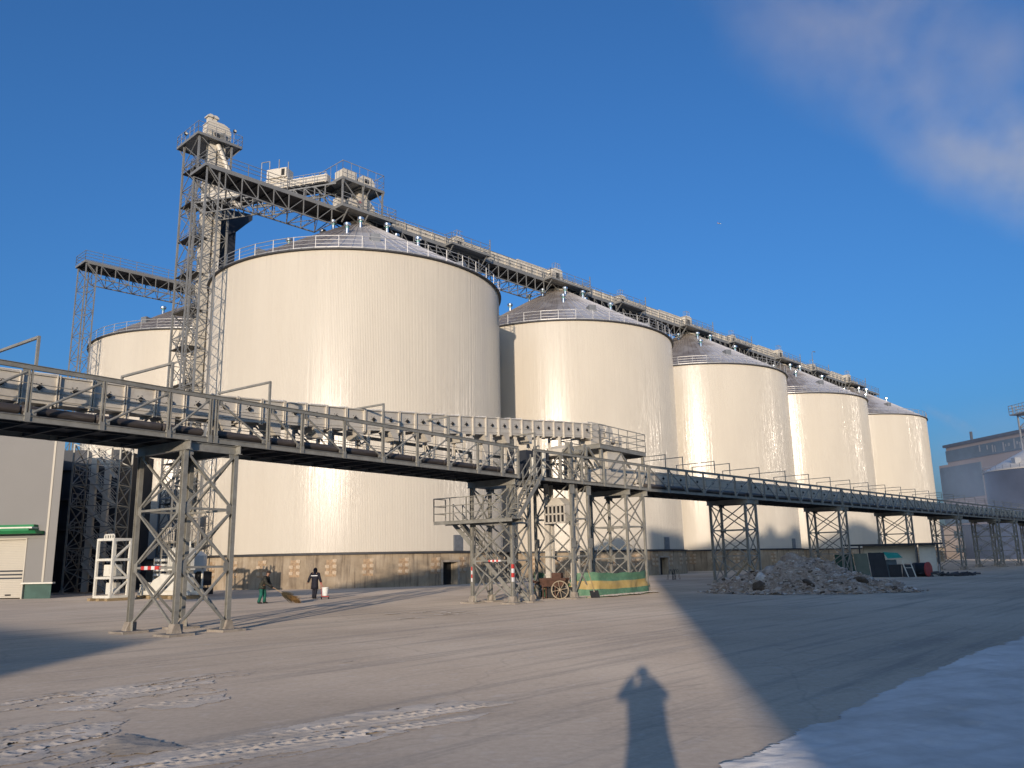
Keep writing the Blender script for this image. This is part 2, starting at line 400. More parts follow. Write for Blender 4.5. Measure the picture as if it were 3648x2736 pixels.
snow([(-8.3, 13.0), (-7.95, 13.6), (-7.27, 14.8), (-6.47, 15.6), (-5.61, 16.6), (-4.77, 16.7), (-5.27, 15.54), (-5.5, 14.9), (-4.6, 13.9), (-4.4, 13.0), (-5.0, 12.4), (-6.4, 12.5), (-7.6, 12.3)], .022, .006, .03, math.radians(50), .17, .3, jscale=2.5, seed=11, breakup=.10)
for k, (pts, w) in enumerate((([(-3.64, 17.66), (-2.81, 18.61), (-2.11, 19.43)], .07), ([(-1.6, 14.76), (-0.44, 16.04)], .05), ([(-5.2, 33.4), (-1.4, 33.2)], 1.4), ([(1.1, 27.5), (2.6, 27.2)], .25), ([(-4.4, 30.5), (-3.2, 30.9)], .25))):
    up = [(x - w * .6, y + w) for x, y in pts]; dn = [(x + w * .6, y - w) for x, y in pts]
    snow(up + dn[::-1], .06 if w < .5 else .12, .018, .02, math.radians(42), .3, .12, jscale=2.5, seed=20 + k, fade=.1, breakup=.05)
snow([(-4.88, 10.75), (-4.3, 10.35), (-3.7, 9.82), (-4.0, 9.62), (-4.4, 9.5), (-4.62, 9.75), (-4.9, 10.1)], .02, .03, jag=.12, jscale=4, seed=41, m='sweepings').name = 'swept_dust'

# ------------------------------------------------------------------ silos
def corrugated(mb, r, z0, z1, pitch=.14, d=.012, seed=1):
    rnd = random.Random(seed); n = int(2 * PI * r / pitch); vs = []
    zs = [z0 + (z1 - z0) * k / 11 for k in range(12)]
    prof = ((0, 0), (.55, 0), (.62, -d), (.93, -d))
    tone = [rnd.gauss(0, .0022) for _ in range(n)]
    wob = [[tone[i] + rnd.gauss(0, .0012) for i in range(n)] for _ in zs]
    for zi, z in enumerate(zs):
        for i in range(n):
            for f, o in prof:
                a = 2 * PI * (i + f) / n; rr = r + o + wob[zi][i] * (1 if 0 < f < .5 else -.5)
                vs.append((rr * math.cos(a), rr * math.sin(a), z))
    k = n * 4; fs = []
    for j in range(len(zs) - 1):
        for i in range(k): fs.append((j * k + i, j * k + (i + 1) % k, (j + 1) * k + (i + 1) % k, (j + 1) * k + i))
    mb.add(vs, fs)

def make_silo():
    t = thing('grain_silo', '', 'silo', (0, 0, 0), 0, 'cream corrugated grain silos')
    b = MB(); corrugated(b, RS, ZB + .05, ZE); b.build('wall', M['silo'], t)
    # concrete drum with a recessed doorway
    b = MB(); dw = math.radians(-46); hw = .055; rf = RS + .22
    segs = 150
    for (a0, a1, zl, zh) in ((dw + hw, dw - hw + 2 * PI, 0, ZB - .14), (dw - hw, dw + hw, 1.95, ZB - .14)):
        b.lathe([(rf, zl), (rf, zh)], segs if a1 - a0 > 1 else 4, a0=a0, a1=a1)
    # reveal of the doorway
    for a in (dw - hw, dw + hw):
        c, s = math.cos(a), math.sin(a); b.add([(rf * c, rf * s, 0), ((rf - .9) * c, (rf - .9) * s, 0), ((rf - .9) * c, (rf - .9) * s, 1.95), (rf * c, rf * s, 1.95)], [(0, 1, 2, 3)])
    b.lathe([(rf, 1.95), (rf - .9, 1.95)], 4, a0=dw - hw, a1=dw + hw)
    b.build('foundation', M['concrete'], t)
    b = MB(); b.lathe([(rf - .85, 0), (rf - .85, 1.95)], 4, a0=dw - hw, a1=dw + hw); b.build('doorway', M['black'], t)
    b = MB(); f = []
    for a, k in ((dw - hw, -1), (dw + hw, 1)):
        c, s = math.cos(a), math.sin(a); tx = V((-s, c, 0)) * (k * .1); p = V(((rf + .02) * c, (rf + .02) * s, 0)) + tx
        b.bar(p, p + V((0, 0, 2.05)), .2, .08, up=(c, s, 0))
    c0, s0 = math.cos(dw), math.sin(dw); e = V((-s0, c0, 0)) * (hw * rf + .2); p = V(((rf + .02) * c0, (rf + .02) * s0, 2.0))
    b.bar(p - e, p + e, .1, .16); b.build('door_surround', M['plinth'], t)
    # ring beam at the foot of the wall
    b = MB(); b.lathe([(RS - .1, ZB - .14), (rf + .22, ZB - .14), (rf + .22, ZB), (RS - .05, ZB + .05)], 150); b.build('ring_beam', M['deck'], t)
    # rusty anchor pads
    rr = rf + .012; b = MB()
    b.hexa([(rr - .05, -.42, .95), (rr, -.42, .95), (rr, .42, .95), (rr - .05, .42, .95), (rr - .05, -.36, 2.3), (rr, -.36, 2.3), (rr, .36, 2.3), (rr - .05, .36, 2.3)])
    first = None
    for i in range(32):
        an = 360 * (i + .37) / 32
        if 40 < an < 200: continue          # the far side is never seen
        if first is None:
            o = first = b.build('anchor_pad', M['rust'], t); blk = None
            for k, (y, z) in enumerate(((-.3, 1.25), (.3, 1.25), (-.3, 1.75), (.3, 1.75), (.3, 2.2))):
                if blk is None:
                    c = MB(); c.box(-.03, .06, -.16, .16, -.13, .13); blk = c.build('mortar_block', M['padblock'], o); blk.location = (rr, y, z)
                else: inst(blk, (rr, y, z), o)
        else: o = dup(first); o.parent = t
        o.rotation_euler = (0, 0, math.radians(an))
    # roof cone with folded seams
    b = MB(); n = 84; r0, z0, r1, z1 = RS + .22, ZE - .02, 1.45, ZA
    for i in range(n):
        a, a2, am = 2 * PI * i / n, 2 * PI * (i + 1) / n, 2 * PI * (i + .86) / n
        pt = lambda r, z, an, up=0: (r * math.cos(an), r * math.sin(an), z + up)
        for (ra, za, rb, zb) in ((r0, z0, (r0 + r1) / 2, (z0 + z1) / 2 + .05), ((r0 + r1) / 2, (z0 + z1) / 2 + .05, r1, z1)):
            b.add([pt(ra, za, a), pt(ra, za, am), pt(rb, zb, am), pt(rb, zb, a)], [(0, 1, 2, 3)])
            b.add([pt(ra, za, am), pt(ra, za, (am + a2) / 2, .11), pt(ra, za, a2), pt(rb, zb, a2), pt(rb, zb, (am + a2) / 2, .09), pt(rb, zb, am)], [(0, 1, 4, 5), (1, 2, 3, 4)])
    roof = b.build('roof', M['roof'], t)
    b = MB(); b.lathe([(r0 - .35, ZE - .10), (r0 + .03, ZE - .10), (r0 + .05, ZE + .02), (r0 - .1, ZE + .06)], 150); b.build('eave_gutter', M['steeldark'], t)
    b = MB(); b.lathe([(1.5, ZA - .1), (1.5, ZA + .3), (1.2, ZA + .34), (0, ZA + .36)], 32); b.build('apex_ring', M['cream'], roof)
    v0 = None
    def roofz(r): return z0 + (z1 - z0) * (r0 - r) / (r0 - r1)
    for r, cnt, off in ((3.9, 8, .2), (7.6, 6, .55)):
        for i in range(cnt):
            a = 2 * PI * i / cnt + off; z = roofz(r)
            if v0 is None:
                b = MB(); b.lathe([(.17, -.3), (.17, .75), (.2, .78)], 14); b.lathe([(.2, .72), (.36, .78), (.36, 1.0), (.3, 1.06), (0, 1.12)], 18)
                v0 = b.build('roof_vent', M['vent'], roof, smooth=False)
                b = MB(); b.lathe([(.178, .52), (.178, .66)], 14); b.build('seal_band', M['teal'], v0)
                o = v0
            else: o = dup(v0); o.parent = roof
            o.location = (r * math.cos(a), r * math.sin(a), z)
    for k, (r, a) in enumerate(((10.6, -1.25), (11.6, -.35), (11, 2.2), (11, -2.4))):
        b = MB(); z = roofz(r); b.hexa([(-.5, -.45, -.35), (.6, -.45, -.75), (.6, .45, -.75), (-.5, .45, -.35), (-.5, -.45, .35), (.6, -.45, .45), (.6, .45, .45), (-.5, .45, .35)])
        o = b.build('roof_hatch', M['door'], roof); o.location = (r * math.cos(a), r * math.sin(a), z); o.rotation_euler = (0, 0, a)
    b = MB(); n = 46; rr = RS + .12
    P = [V((rr * math.cos(2 * PI * i / n), rr * math.sin(2 * PI * i / n), ZE + .06)) for i in range(n)]
    for i in range(n):
        b.bar(P[i], P[i] + V((0, 0, 1.15)), .055)
        for h, w in ((1.12, .055), (.75, .035), (.4, .035)): b.bar(P[i] + V((0, 0, h)), P[(i + 1) % n] + V((0, 0, h)), w)
        b.bar(P[i] + V((0, 0, .08)), P[(i + 1) % n] + V((0, 0, .08)), .02, .1)
    b.build('guard_rail', M['galv'], t)
    a = math.radians(-42); b = MB(); w = .5
    c, s = math.cos(a), math.sin(a); p = V(((RS + .02) * c, (RS + .02) * s, ZB + .06)); e = V((-s, c, 0)) * w; o_ = V((c, s, 0))
    b.hexa([p - e - o_ * .1, p + e - o_ * .1, p + e + o_ * .09, p - e + o_ * .09] + [q + V((0, 0, 1.35)) for q in (p - e - o_ * .1, p + e - o_ * .1, p + e + o_ * .09, p - e + o_ * .09)])
    for zz in (.3, .75): b.bar(p - e * .9 + o_ * .11 + V((0, 0, zz)), p + e * .9 + o_ * .11 + V((0, 0, zz)), .05)
    b.build('access_door', M['door'], t)
    return t
SL = ['nearest and tallest cream grain silo, with the two sweepers in front of it',
      'cream grain silo just right of the nearest one, behind the transfer platform',
      'middle cream grain silo of the row, behind the rubble heap',
      'cream grain silo just left of the farthest one in the row',
      'farthest and smallest cream grain silo at the right end of the row']
silo = make_silo(); silo['label'] = SL[0]; silo.location = C1
for i in range(1, 5): dup(silo, C1 + eB * SP * i, i * .013, SL[i])
dup(silo, C1 - nB * 34 + eB * .8, .4, 'cream grain silo of the second row, half hidden behind the elevator tower at left')

# ------------------------------------------------------------------ lattice helpers
def lattice_face(b, p0, p1, z0, z1, tiers, w=.08, kind='x', horiz=True):
    """bracing between two vertical legs"""
    p0, p1 = V(p0), V(p1); h = (z1 - z0) / tiers
    for k in range(tiers):
        a, c = z0 + k * h, z0 + (k + 1) * h
        A0, A1, B0, B1 = [V((p.x, p.y, z)) for p in (p0, p1) for z in (a, c)]
        if kind == 'x': b.bar(A0, B1, w); b.bar(B0, A1, w)
        elif kind == 'z': b.bar(A0, B1, w) if k % 2 else b.bar(B0, A1, w)
        else:
            m0 = (B0 + B1) / 2; b.bar(A0, m0, w); b.bar(A1, m0, w)
        if horiz and k < tiers - 1: b.bar(A1, B1, w * 1.1)
def shaft(t, x0, x1, y0, y1, z0, z1, tiers, leg=.16, brace=.08, m='steelfar', kind='x', foot=True, fine=False):
    """square lattice shaft: four leg parts and a bracing part"""
    cs = [(x0, y0), (x1, y0), (x1, y1), (x0, y1)]
    for x, y in cs:
        b = MB()
        if fine: b.chan((x, y, z0), (x, y, z1), leg, leg, .018, up=(0, 1, 0))
        else: b.box(x - leg / 2, x + leg / 2, y - leg / 2, y + leg / 2, z0, z1)
        b.build('leg', M[m], t)
        if foot:
            b = MB(); b.box(x - .42, x + .42, y - .42, y + .42, 0, .07); b.prism([(x - .17, .07), (x + .17, .07), (x + .08, .34), (x - .08, .34)], 'y', y - .14, y + .14)
            b.build('footing', M['plinth'], t)
    b = MB()
    for i in range(4): lattice_face(b, (*cs[i], 0), (*cs[(i + 1) % 4], 0), z0 + .15, z1, tiers, brace, kind)
    if fine:                                  # gusset plates and bolts at the joints
        for x, y in cs:
            sx_, sy_ = (1 if x == x0 else -1), (1 if y == y0 else -1)
            for k in range(tiers + 1):
                z = z0 + .15 + (z1 - z0 - .15) * k / tiers; hh = .13
                b.box(min(x, x + sx_ * .26), max(x, x + sx_ * .26), y - .006 - sy_ * .03, y + .006 - sy_ * .03, z - hh, z + hh)
                b.box(x - .006 - sx_ * .03, x + .006 - sx_ * .03, min(y, y + sy_ * .26), max(y, y + sy_ * .26), z - hh, z + hh)
    b.build('bracing', M[m], t)

# ------------------------------------------------------------------ near conveyor galleries
def truss(b, x0, x1, y, zb, zt, posts, spans, big=True):
    """side truss: channel chords, twin-angle posts, sloping tubes mirrored about mid span"""
    b.chan((x0, y, zt - .07), (x1, y, zt - .07), .09, .135, .014); b.chan((x0, y, zb + .08), (x1, y, zb + .08), .09, .16, .014)
    for p in posts:
        for o in (-.04, .04): b.bar((p + o, y, zb + .15), (p + o, y, zt - .13), .03, .08, up=(0, 1, 0))
        b.box(p - .07, p + .07, y - .05, y + .05, zb - .005, zb + .24)
    for (s0, s1) in spans:
        ps = [p for p in posts if s0 - .01 <= p <= s1 + .01]; mid = (s0 + s1) / 2
        for a, c in zip(ps, ps[1:]):
            if c - a < .5: continue
            if (a + c) / 2 < mid: p, q = (a + .12, y, zt - .22), (c - .14, y, zb + .26)
            else: p, q = (a + .14, y, zb + .26), (c - .12, y, zt - .22)
            b.tube(p, q, .036, 8)
            for e in (p, q): b.box(e[0] - .09, e[0] + .09, y - .012, y + .012, e[2] - .08, e[2] + .08)
def gallery(name, label, loc, rz, x0, x1, W, zb, zt, posts, spans, hoops, pipe=True, m='steel', wires=True):
    t = thing(name, label, 'conveyor gallery', (loc.x, loc.y, 0), rz, 'walkway galleries carrying the low conveyor')
    for y in (0, W):
        b = MB(); truss(b, x0, x1, y, zb, zt, posts, spans); b.build('side_truss', M[m], t)
    b = MB(); b.box(x0, x1, .06, W - .06, zb + .16, zb + .2)
    x = x0 + .5
    while x < x1: b.box(x - .04, x + .04, .05, W - .05, zb + .02, zb + .16); x += 1.
    for y in (.25 * W, .75 * W): b.box(x0, x1, y - .03, y + .03, zb + .04, zb + .165)
    b.build('deck', M['deck'], t)
    if wires:
        b = MB()
        for z in (zb + .62, zb + 1.05):
            for y in (.08, W - .08): b.tube((x0, y, z), (x1, y, z), .014, 5)
        b.build('handrail', M[m], t)
    for h in hoops:
        b = MB(); k = .78
        w_ = .07 if x0 < 20 else .045
        for y in (0, W): b.bar((h, y, zt), (h, y, zt + k), w_)
        b.bar((h, -.03, zt + k), (h, W + .03, zt + k), w_); b.build('hoop', M[m], t)
    if pipe:
        ps = [x0] + [p for p in posts if x0 < p < x1] + [x1]
        for a, c in zip(ps, ps[1:]):
            if c - a < .6: continue
            b = MB(); r = .13; z = zb + .36
            b.tube((a + .03, .36, z), (c - .09, .36, z), r, 16, cap=False)
            b.tube((c - .09, .36, z), (c - .04, .36, z), r, 16, r2=r * .75); b.tube((a - .02, .36, z), (a + .03, .36, z), r * .75, 16, r2=r)
            b.build('wrapped_pipe', M['pipe'], t, smooth=False)
    return t

def casing(name, label, loc, rz, curve, y0, y1, h, panel, x0, x1, legs, zdeck, hubs=True, m='cream', hub_cap=60, spouts=False, group=None, snowcap=False):
    """enclosed chain conveyor: panelled trunk along a curve of (x, z_bottom), bearings on its side, stools below"""
    t = thing(name, label, 'conveyor', (loc.x, loc.y, 0), rz, group)
    def zc(x):
        for (xa, za), (xb, zb_) in zip(curve, curve[1:]):
            if x <= xb: return za + (zb_ - za) * (x - xa) / (xb - xa)
        return curve[-1][1]
    n = max(1, round((x1 - x0) / panel)); xs = [x0 + (x1 - x0) * i / n for i in range(n + 1)]
    b = MB()
    for xa, xb in zip(xs, xs[1:]):
        za, zb_ = zc(xa), zc(xb)
        b.hexa([(xa, y0, za), (xb, y0, zb_), (xb, y1, zb_), (xa, y1, za), (xa, y0, za + h), (xb, y0, zb_ + h), (xb, y1, zb_ + h), (xa, y1, za + h)])
        b.hexa([(xa, y0 - .05, za + h), (xb, y0 - .05, zb_ + h), (xb, y1 + .05, zb_ + h), (xa, y1 + .05, za + h), (xa, y0 - .05, za + h + .04), (xb, y0 - .05, zb_ + h + .04), (xb, y1 + .05, zb_ + h + .04), (xa, y1 + .05, za + h + .04)])
    for x in xs:
        z = zc(x)
        for o in (-.035, .035): b.box(x + o - .012, x + o + .012, y0 - .07, y1 + .07, z - .07, z + h + .07)
    for z_ in (h * .42, h * .14):
        for xa, xb in zip(xs, xs[1:]): b.bar((xa, y0 - .012, zc(xa) + z_), (xb, y0 - .012, zc(xb) + z_), .02, .025)
    b.build('trunk', M[m], t)
    if hubs:
        f = None; k = 0
        for xa, xb in zip(xs, xs[1:]):
            x = (xa + xb) / 2; z = zc(x) + h * .56
            if f is None:
                b = MB(); b.tube((0, 0, 0), (0, -.05, 0), .085, 4); b.tube((0, -.05, 0), (0, -.085, 0), .05, 10)
                for q in range(6):
                    an = q * PI / 3 + .2; b.box(.13 * math.cos(an) - .012, .13 * math.cos(an) + .012, -.012, 0, .13 * math.sin(an) - .012, .13 * math.sin(an) + .012)
                f = b.build('bearing', M['black'], t); f.location = (x, y0, z)
            elif k < hub_cap: inst(f, (x, y0, z), t)
            k += 1
    f = None
    for x in legs:
        z = zc(x); b = MB()
        for y in (y0 + .02, y1 - .02): b.chan((x, y, zdeck), (x, y, z), .11, .11, .014, up=(1, 0, 0))
        if z - zdeck > .5:
            b.bar((x, y0, z - .12), (x, y1, z - .12), .08); b.bar((x, y0, zdeck + .2), (x, y1, z - .2), .05)
        b.build('stool', M[m], t)
    if spouts:
        for x in spouts:
            z = zc(x); b = MB(); b.prism([(x - .62, z), (x - .08, z), (x - .08, z - .42), (x - .3, z - .42)], 'y', y0 + .01, y1 - .01); b.build('inspection_spout', M[m], t)
    if snowcap:
        b = MB(); rnd = random.Random(4)
        for xa, xb in zip(xs, xs[1:]):
            if rnd.random() < snowcap:
                l = rnd.uniform(.3, .9); z = zc((xa + xb) / 2) + h + .04
                s0 = xb - .05 - l * (xb - xa); b.hexa([(s0, y0 - .06, zc(s0) + h + .04), (xb, y0 - .06, zc(xb) + h + .04), (xb, y1, zc(xb) + h + .04), (s0, y1, zc(s0) + h + .04), (s0 + .03, y0 - .04, zc(s0) + h + .07), (xb - .02, y0 - .04, zc(xb) + h + .085), (xb - .02, y1, zc(xb) + h + .08), (s0 + .03, y1, zc(s0) + h + .07)])
        if b.v: b.build('snow_cap', M['snow'], t)
    return t

ZG, ZT = 5.80, 7.34
oA = FA(0, -22.85)
postsA = [-11.4, -9.4, -7.4, -5.4, -3.4, -1.4, -1.2, .8, 2.9, 4.9, 6.9, 7.9, 9.8, 11.8, 13.85, 15.27, 15.48, 17.5, 18.96, 20.94, 22.96, 24.94, 26.92, 28.95, 30.76, 32.06]
gallery('conveyor_gallery', 'nearest steel truss gallery crossing from the left edge to the stairs', oA, aA, -11.5, 32.1, 2.9, ZG, ZT, postsA,
        [(-11.5, -1.4), (-1.2, 15.27), (15.48, 32.06)], [2.2, 6, 9.9, 13.85, 17.5, 22.96, 26.92])
PV = FA(33.4, -22.85); PW = FB(40.94, -27.9)
aM2 = math.atan2(PW.y - PV.y, PW.x - PV.x); LM = (PW - PV).length
postsM = [.05, 2.2, 4.1, 6.2, 8.3, 9.9, LM - .05]
gallery('conveyor_gallery', 'short steel truss gallery under the transfer platform, right of the stairs', PV, aM2, 0, LM, 3.0, ZG + .03, ZT + .02, postsM, [(0, LM)], [.1], pipe=False)
oB = FB(0, -27.9)
postsB = []; spansB = []; s = 41.0
for s0, s1 in ((41.0, 53.2), (53.4, 68.9), (69.1, 84.5), (84.7, 100.2), (100.4, 115.9), (116.1, 131.6), (131.8, 147.3), (147.5, 163)):
    n = round((s1 - s0) / 1.95); postsB += [s0 + (s1 - s0) * i / n for i in range(n + 1)]; spansB.append((s0, s1))
gallery('conveyor_gallery', 'long shaded steel truss gallery running away past the rubble heap to the right edge', oB, aB, 40.95, 163, 2.9, ZG, ZT, postsB, spansB,
        [42.8, 44.75, 48.6, 50.6] + [54.8 + 4.05 * i for i in range(26)])
# the conveyors they carry
cA = [(-12, 6.5), (9.8, 6.54), (13.8, 6.66), (19, 6.98), (23.1, 7.24), (28.5, 7.70), (32, 8.03), (35.1, 8.30), (38, 8.58), (41.4, 8.86)]
casing('trough_conveyor', 'cream panelled conveyor on stools inside the near gallery, rising to the transfer platform', oA, aA, cA, 1.25, 1.95, .80, 1.0, -12, 41.2,
       [-10, -7, -4, -1, 2, 5, 8, 10.9, 13.2] + [15.2 + 2.05 * i for i in range(12)], ZG + .2, spouts=[14.9, 17, 19.1, 21.1, 23.2, 25.2, 27.3, 29.6, 31.6, 33.2, 35.2], snowcap=.45, group='low level conveyors')
casing('trough_conveyor', 'grey cream conveyor lying inside the long shaded gallery', oB, aB, [(40, 6.42), (164, 6.5)], 1.15, 1.85, .72, 2.0, 39.2, 163,
       [42 + 3.1 * i for i in range(39)], ZG + .2, hub_cap=62, snowcap=.3, group='low level conveyors')

# ------------------------------------------------------------------ support towers
def tower(label, loc, rz, L, W, H, tiers=3, m='steel', tape=False):
    t = thing('support_tower', label, 'lattice tower', (loc.x, loc.y, 0), rz, 'lattice towers carrying the low conveyor galleries')
    shaft(t, 0, L, 0, W, .05, H - .3, tiers, .145, .062, m, fine=True)
    for x in (0, L):
        b = MB(); b.chan((x, -.25, H - .15), (x, W + .25, H - .15), .16, .3, .02); b.build('cap_beam', M[m], t)
    for y in (0, W):
        b = MB(); b.chan((0, y, H - .16), (L, y, H - .16), .12, .26, .018); b.build('edge_beam', M[m], t)
    return t
def tape(t, p, q, n=5, w=.1):
    p, q = V(p), V(q)
    for i in range(n):
        b = MB(); b.bar(p.lerp(q, i / n), p.lerp(q, (i + 1) / n), w); b.build('tape_band', M['red' if i % 2 == 0 else 'whitetape'], t)
T1 = tower('grey lattice tower standing nearest the viewer under the near gallery, left of the sweepers', FA(14.5, -22.9), aA, 1.8, 2.45, ZG)
h1 = .05 + .15 + (ZG - .5) / 3
tape(T1, (0.0 - .02, 1.9, h1), (0.0 - .02, .95, h1), 5, .11)
T2 = tower('lattice tower with the stairs climbing through it, left of the handcart', FA(31.85, -23.15), aA, 1.45, 2.4, ZG)
tape(T2, (-.05, 1.35, h1), (-.05, .65, h1), 6, .09); tape(T2, (-.05, -.05, 1.8), (-.05, -.05, 1.0), 4, .1); tape(T2, (-.05, 2.38, 1.7), (-.05, 2.38, 1.0), 4, .07)
TB = tower('lattice tower beside the left flank of the rubble heap, first under the shaded gallery', FB(52.4, -27.95), aB, 1.5, 2.7, ZG)
for s0, lab in ((68.1, 'lattice tower between the rubble heap and the leaning sheets, second under the shaded gallery'), (83.8, 'lattice tower behind the red drum and shed, third under the shaded gallery'),
                (99.5, 'lattice tower in front of the drab two storey building, fourth under the shaded gallery'), (115, 'lattice tower in the haze at right, fifth under the shaded gallery'),
                (123.2, 'lattice tower near the right edge, sixth under the shaded gallery'), (139, 'lattice tower at the far end, last under the shaded gallery')):
    dup(TB, FB(s0, -27.95), aB, lab)

# ------------------------------------------------------------------ stairs at the second tower
def flight(b, p, q, width, n, wdir, rail=True):
    p, q = V(p), V(q); w = V(wdir) * width
    for o in (V((0, 0, 0)), w): b.bar(p + o, q + o, .05, .2)
    for i in range(1, n):
        c = p.lerp(q, i / n); d = (q - p); d.z = 0; d.normalize()
        b.bar(c, c + w, .22, .035, up=(0, 0, 1))
    if rail:
        for o in (V((0, 0, 0)), w):
            for h in (.95, .5): b.bar(p + o + V((0, 0, h)), q + o + V((0, 0, h)), .04)
            for i in range(0, n + 1, 3): c = p.lerp(q, i / n) + o; b.bar(c, c + V((0, 0, .95)), .04)
st = thing('steel_stairs', 'open steel stairs with railed landing winding up the lattice tower left of the handcart', 'stairs', FA(31.85, -23.15), aA)
b = MB(); flight(b, (.35, 3.9, 3.85), (.35, -.1, 0.05), .75, 17, (1, 0, 0)); b.build('lower_flight', M['steel'], st)
b = MB(); flight(b, (-.5, -.75, 3.9), (1.55, -.75, ZG + .2), .65, 9, (0, 1, 0)); b.build('upper_flight', M['steel'], st)
b = MB(); b.box(-1.0, -.12, -.75, 4.0, 3.86, 3.9); b.box(-.12, 1.2, 3.0, 4.0, 3.86, 3.9)
b.chan((-1.0, -.75, 3.81), (-1.0, 4.0, 3.81), .07, .16, .014); b.chan((-.12, -.75, 3.79), (-.12, 4.0, 3.79), .07, .14, .014)
for y in (0, 2.4): b.bar((-.95, y, 3.75), (.0, y, 3.0), .08)
b.build('landing', M['steel'], st)
b = MB(); b.rail([(-.12, 4.0, 3.9), (-1.0, 4.0, 3.9), (-1.0, -.1, 3.9)], 1.1, 1.15, (1, .66, .33), .02); b.build('landing_rail', M['steel'], st)
b = MB()
for y in (-.75, -.1): b.bar((1.55, y, ZG + .2), (1.55, y, ZG + 1.3), .045)
b.chan((1.3, -.8, ZG - .12), (1.3, .5, ZG - .12), .1, .24, .016); b.bar((1.45, -.7, ZG - .2), (1.3, 0, ZG - .95), .09); b.build('top_bracket', M['steel'], st)
# ------------------------------------------------------------------ transfer machinery (frame of the short gallery)
def locM(x, y, z=0): 
    e = V((math.cos(aM2), math.sin(aM2), 0)); f = V((-math.sin(aM2), math.cos(aM2), 0)); return PV + e * x + f * y + V((0, 0, z))
t = thing('transfer_tower', 'lattice frame rising through the transfer platform behind the handcart', 'lattice tower', locM(3.3, .2), aM2)
shaft(t, 0, 1.5, 0, 2.4, .05, 7.9, 4, .13, .06, 'steel', fine=True)
b = MB()
for z in (2.8, 5.55):
    for x, y in ((0, 0), (1.5, 0), (0, 2.4)): b.box(x - .2, x + .2, y - .09, y - .075, z - .24, z + .24)
b.build('gusset_plate', M['steel'], t)
t = thing('bucket_elevator', 'cream bucket elevator legs standing inside the lattice frame behind the handcart', 'elevator', locM(3.3, .2), aM2)
for x, y in ((.35, 1.75), (.95, .55)):
    b = MB()
    for o in (-.15, .15): b.box(x + o - .085, x + o + .085, y - .14, y + .14, .1, 7.4)
    for z in (1.2, 2.5, 3.8, 5.1, 6.4, 7.7): b.box(x - .27, x + .27, y - .17, y + .17, z - .03, z + .03)
    b.build('elevator_leg', M['cream'], t)
b = MB(); b.box(.1, 1.2, .4, 1.95, .05, .55); b.build('boot', M['deck'], t)
b = MB(); b.prism([(.15, 7.45), (1.2, 7.45), (1.1, 7.8), (.85, 7.98), (.5, 7.98), (.25, 7.8)], 'y', .5, 1.5); b.box(-.1, 1.5, .3, 2.0, 7.38, 7.45); b.build('head', M['cream'], t)
b = MB(); b.tube((.3, .2, 7.62), (.3, .6, 7.62), .15, 14); b.tube((1.1, .1, 7.6), (1.1, .5, 7.6), .13, 14); b.build('motor', M['steel'], t)
t = thing('sorting_box', 'cream box with two rows of square openings hung between the elevator legs', 'equipment box', locM(3.1, 1.85), aM2 - PI / 2)
b = MB(); z0, z1 = 3.85, 4.75
b.box(.1, 1.3, .12, .8, z0, z1); b.prism([(.1, z1), (1.3, z1), (.9, 5.15), (.45, 5.15)], 'y', .12, .8)
for i in range(6): b.box(-.02 + .26 * i, .05 + .26 * i, 0, .12, z0 - .02, z1 + .02)
for z in (z0, (z0 + z1) / 2, z1): b.box(-.02, 1.35, 0, .118, z - .04, z + .04)
b.build('casing', M['cream'], t)
b = MB(); b.box(.04, 1.29, .06, .115, z0 + .05, z1 - .05); b.build('openings', M['black'], t)
t = thing('support_tower', 'wide lattice tower behind the green tarpaulin carrying the end of the transfer platform', 'lattice tower', locM(8.6, .2), aM2, 'lattice towers carrying the low conveyor galleries')
shaft(t, 0, 1.9, 0, 2.4, .05, ZG - .3, 3, .13, .06, 'steel', fine=True)
for x in (0, 1.9):
    b = MB(); b.chan((x, -.3, ZG - .15), (x, 2.7, ZG - .15), .16, .3, .02); b.build('cap_beam', M['steel'], t)
# upper deck
U0 = FA(40.75, -23.3)
t = thing('drive_platform', 'railed upper deck with the conveyor drive above the transfer gallery', 'platform', (U0.x, U0.y, 0), aA)
b = MB(); b.box(0, 5.7, .02, 2.6, 8.34, 8.4)
for y in (0, 2.6): b.chan((0, y, 8.27), (5.7, y, 8.27), .09, .26, .018)
for x in (0, 5.7): b.chan((x, 0, 8.27), (x, 2.6, 8.27), .09, .26, .018)
b.build('deck', M['steel'], t)
for x, y in ((.25, .1), (5.45, .1), (5.45, 2.5), (.25, 2.5)):
    b = MB(); b.chan((x, y, ZG + .2), (x, y, 8.15), .16, .16, .018, up=(0, 1, 0)); b.build('leg', M['steel'], t)
b = MB()
for y in (.1, 2.5): b.bar((.3, y, 6.3), (2.6, y, 8.1), .1); b.bar((2.6, y, 8.1), (5.4, y, 6.1), .1)
b.bar((-1.2, .1, 8.1), (.2, .1, 7.0), .1); b.build('brace', M['steel'], t)
b = MB(); b.rail([(0, 2.6, 8.4), (0, 0, 8.4), (5.7, 0, 8.4), (5.7, 2.6, 8.4), (0, 2.6, 8.4)], 1.12, 1.1, (1, .66, .33), .02); b.build('guard_rail', M['steel'], t)
dm = thing('conveyor_drive', 'cream conveyor head and motor gear on the railed upper deck', 'machine', (U0.x, U0.y, 8.4), aA)
b = MB(); b.prism([(.2, .35), (2.4, .35), (2.9, .65), (3.0, 1.0), (2.7, 1.35), (2.2, 1.45), (.2, 1.4)], 'y', .85, 1.6); b.box(.4, 2.6, .8, 1.65, 0, .35); b.build('conveyor_head', M['cream'], dm)
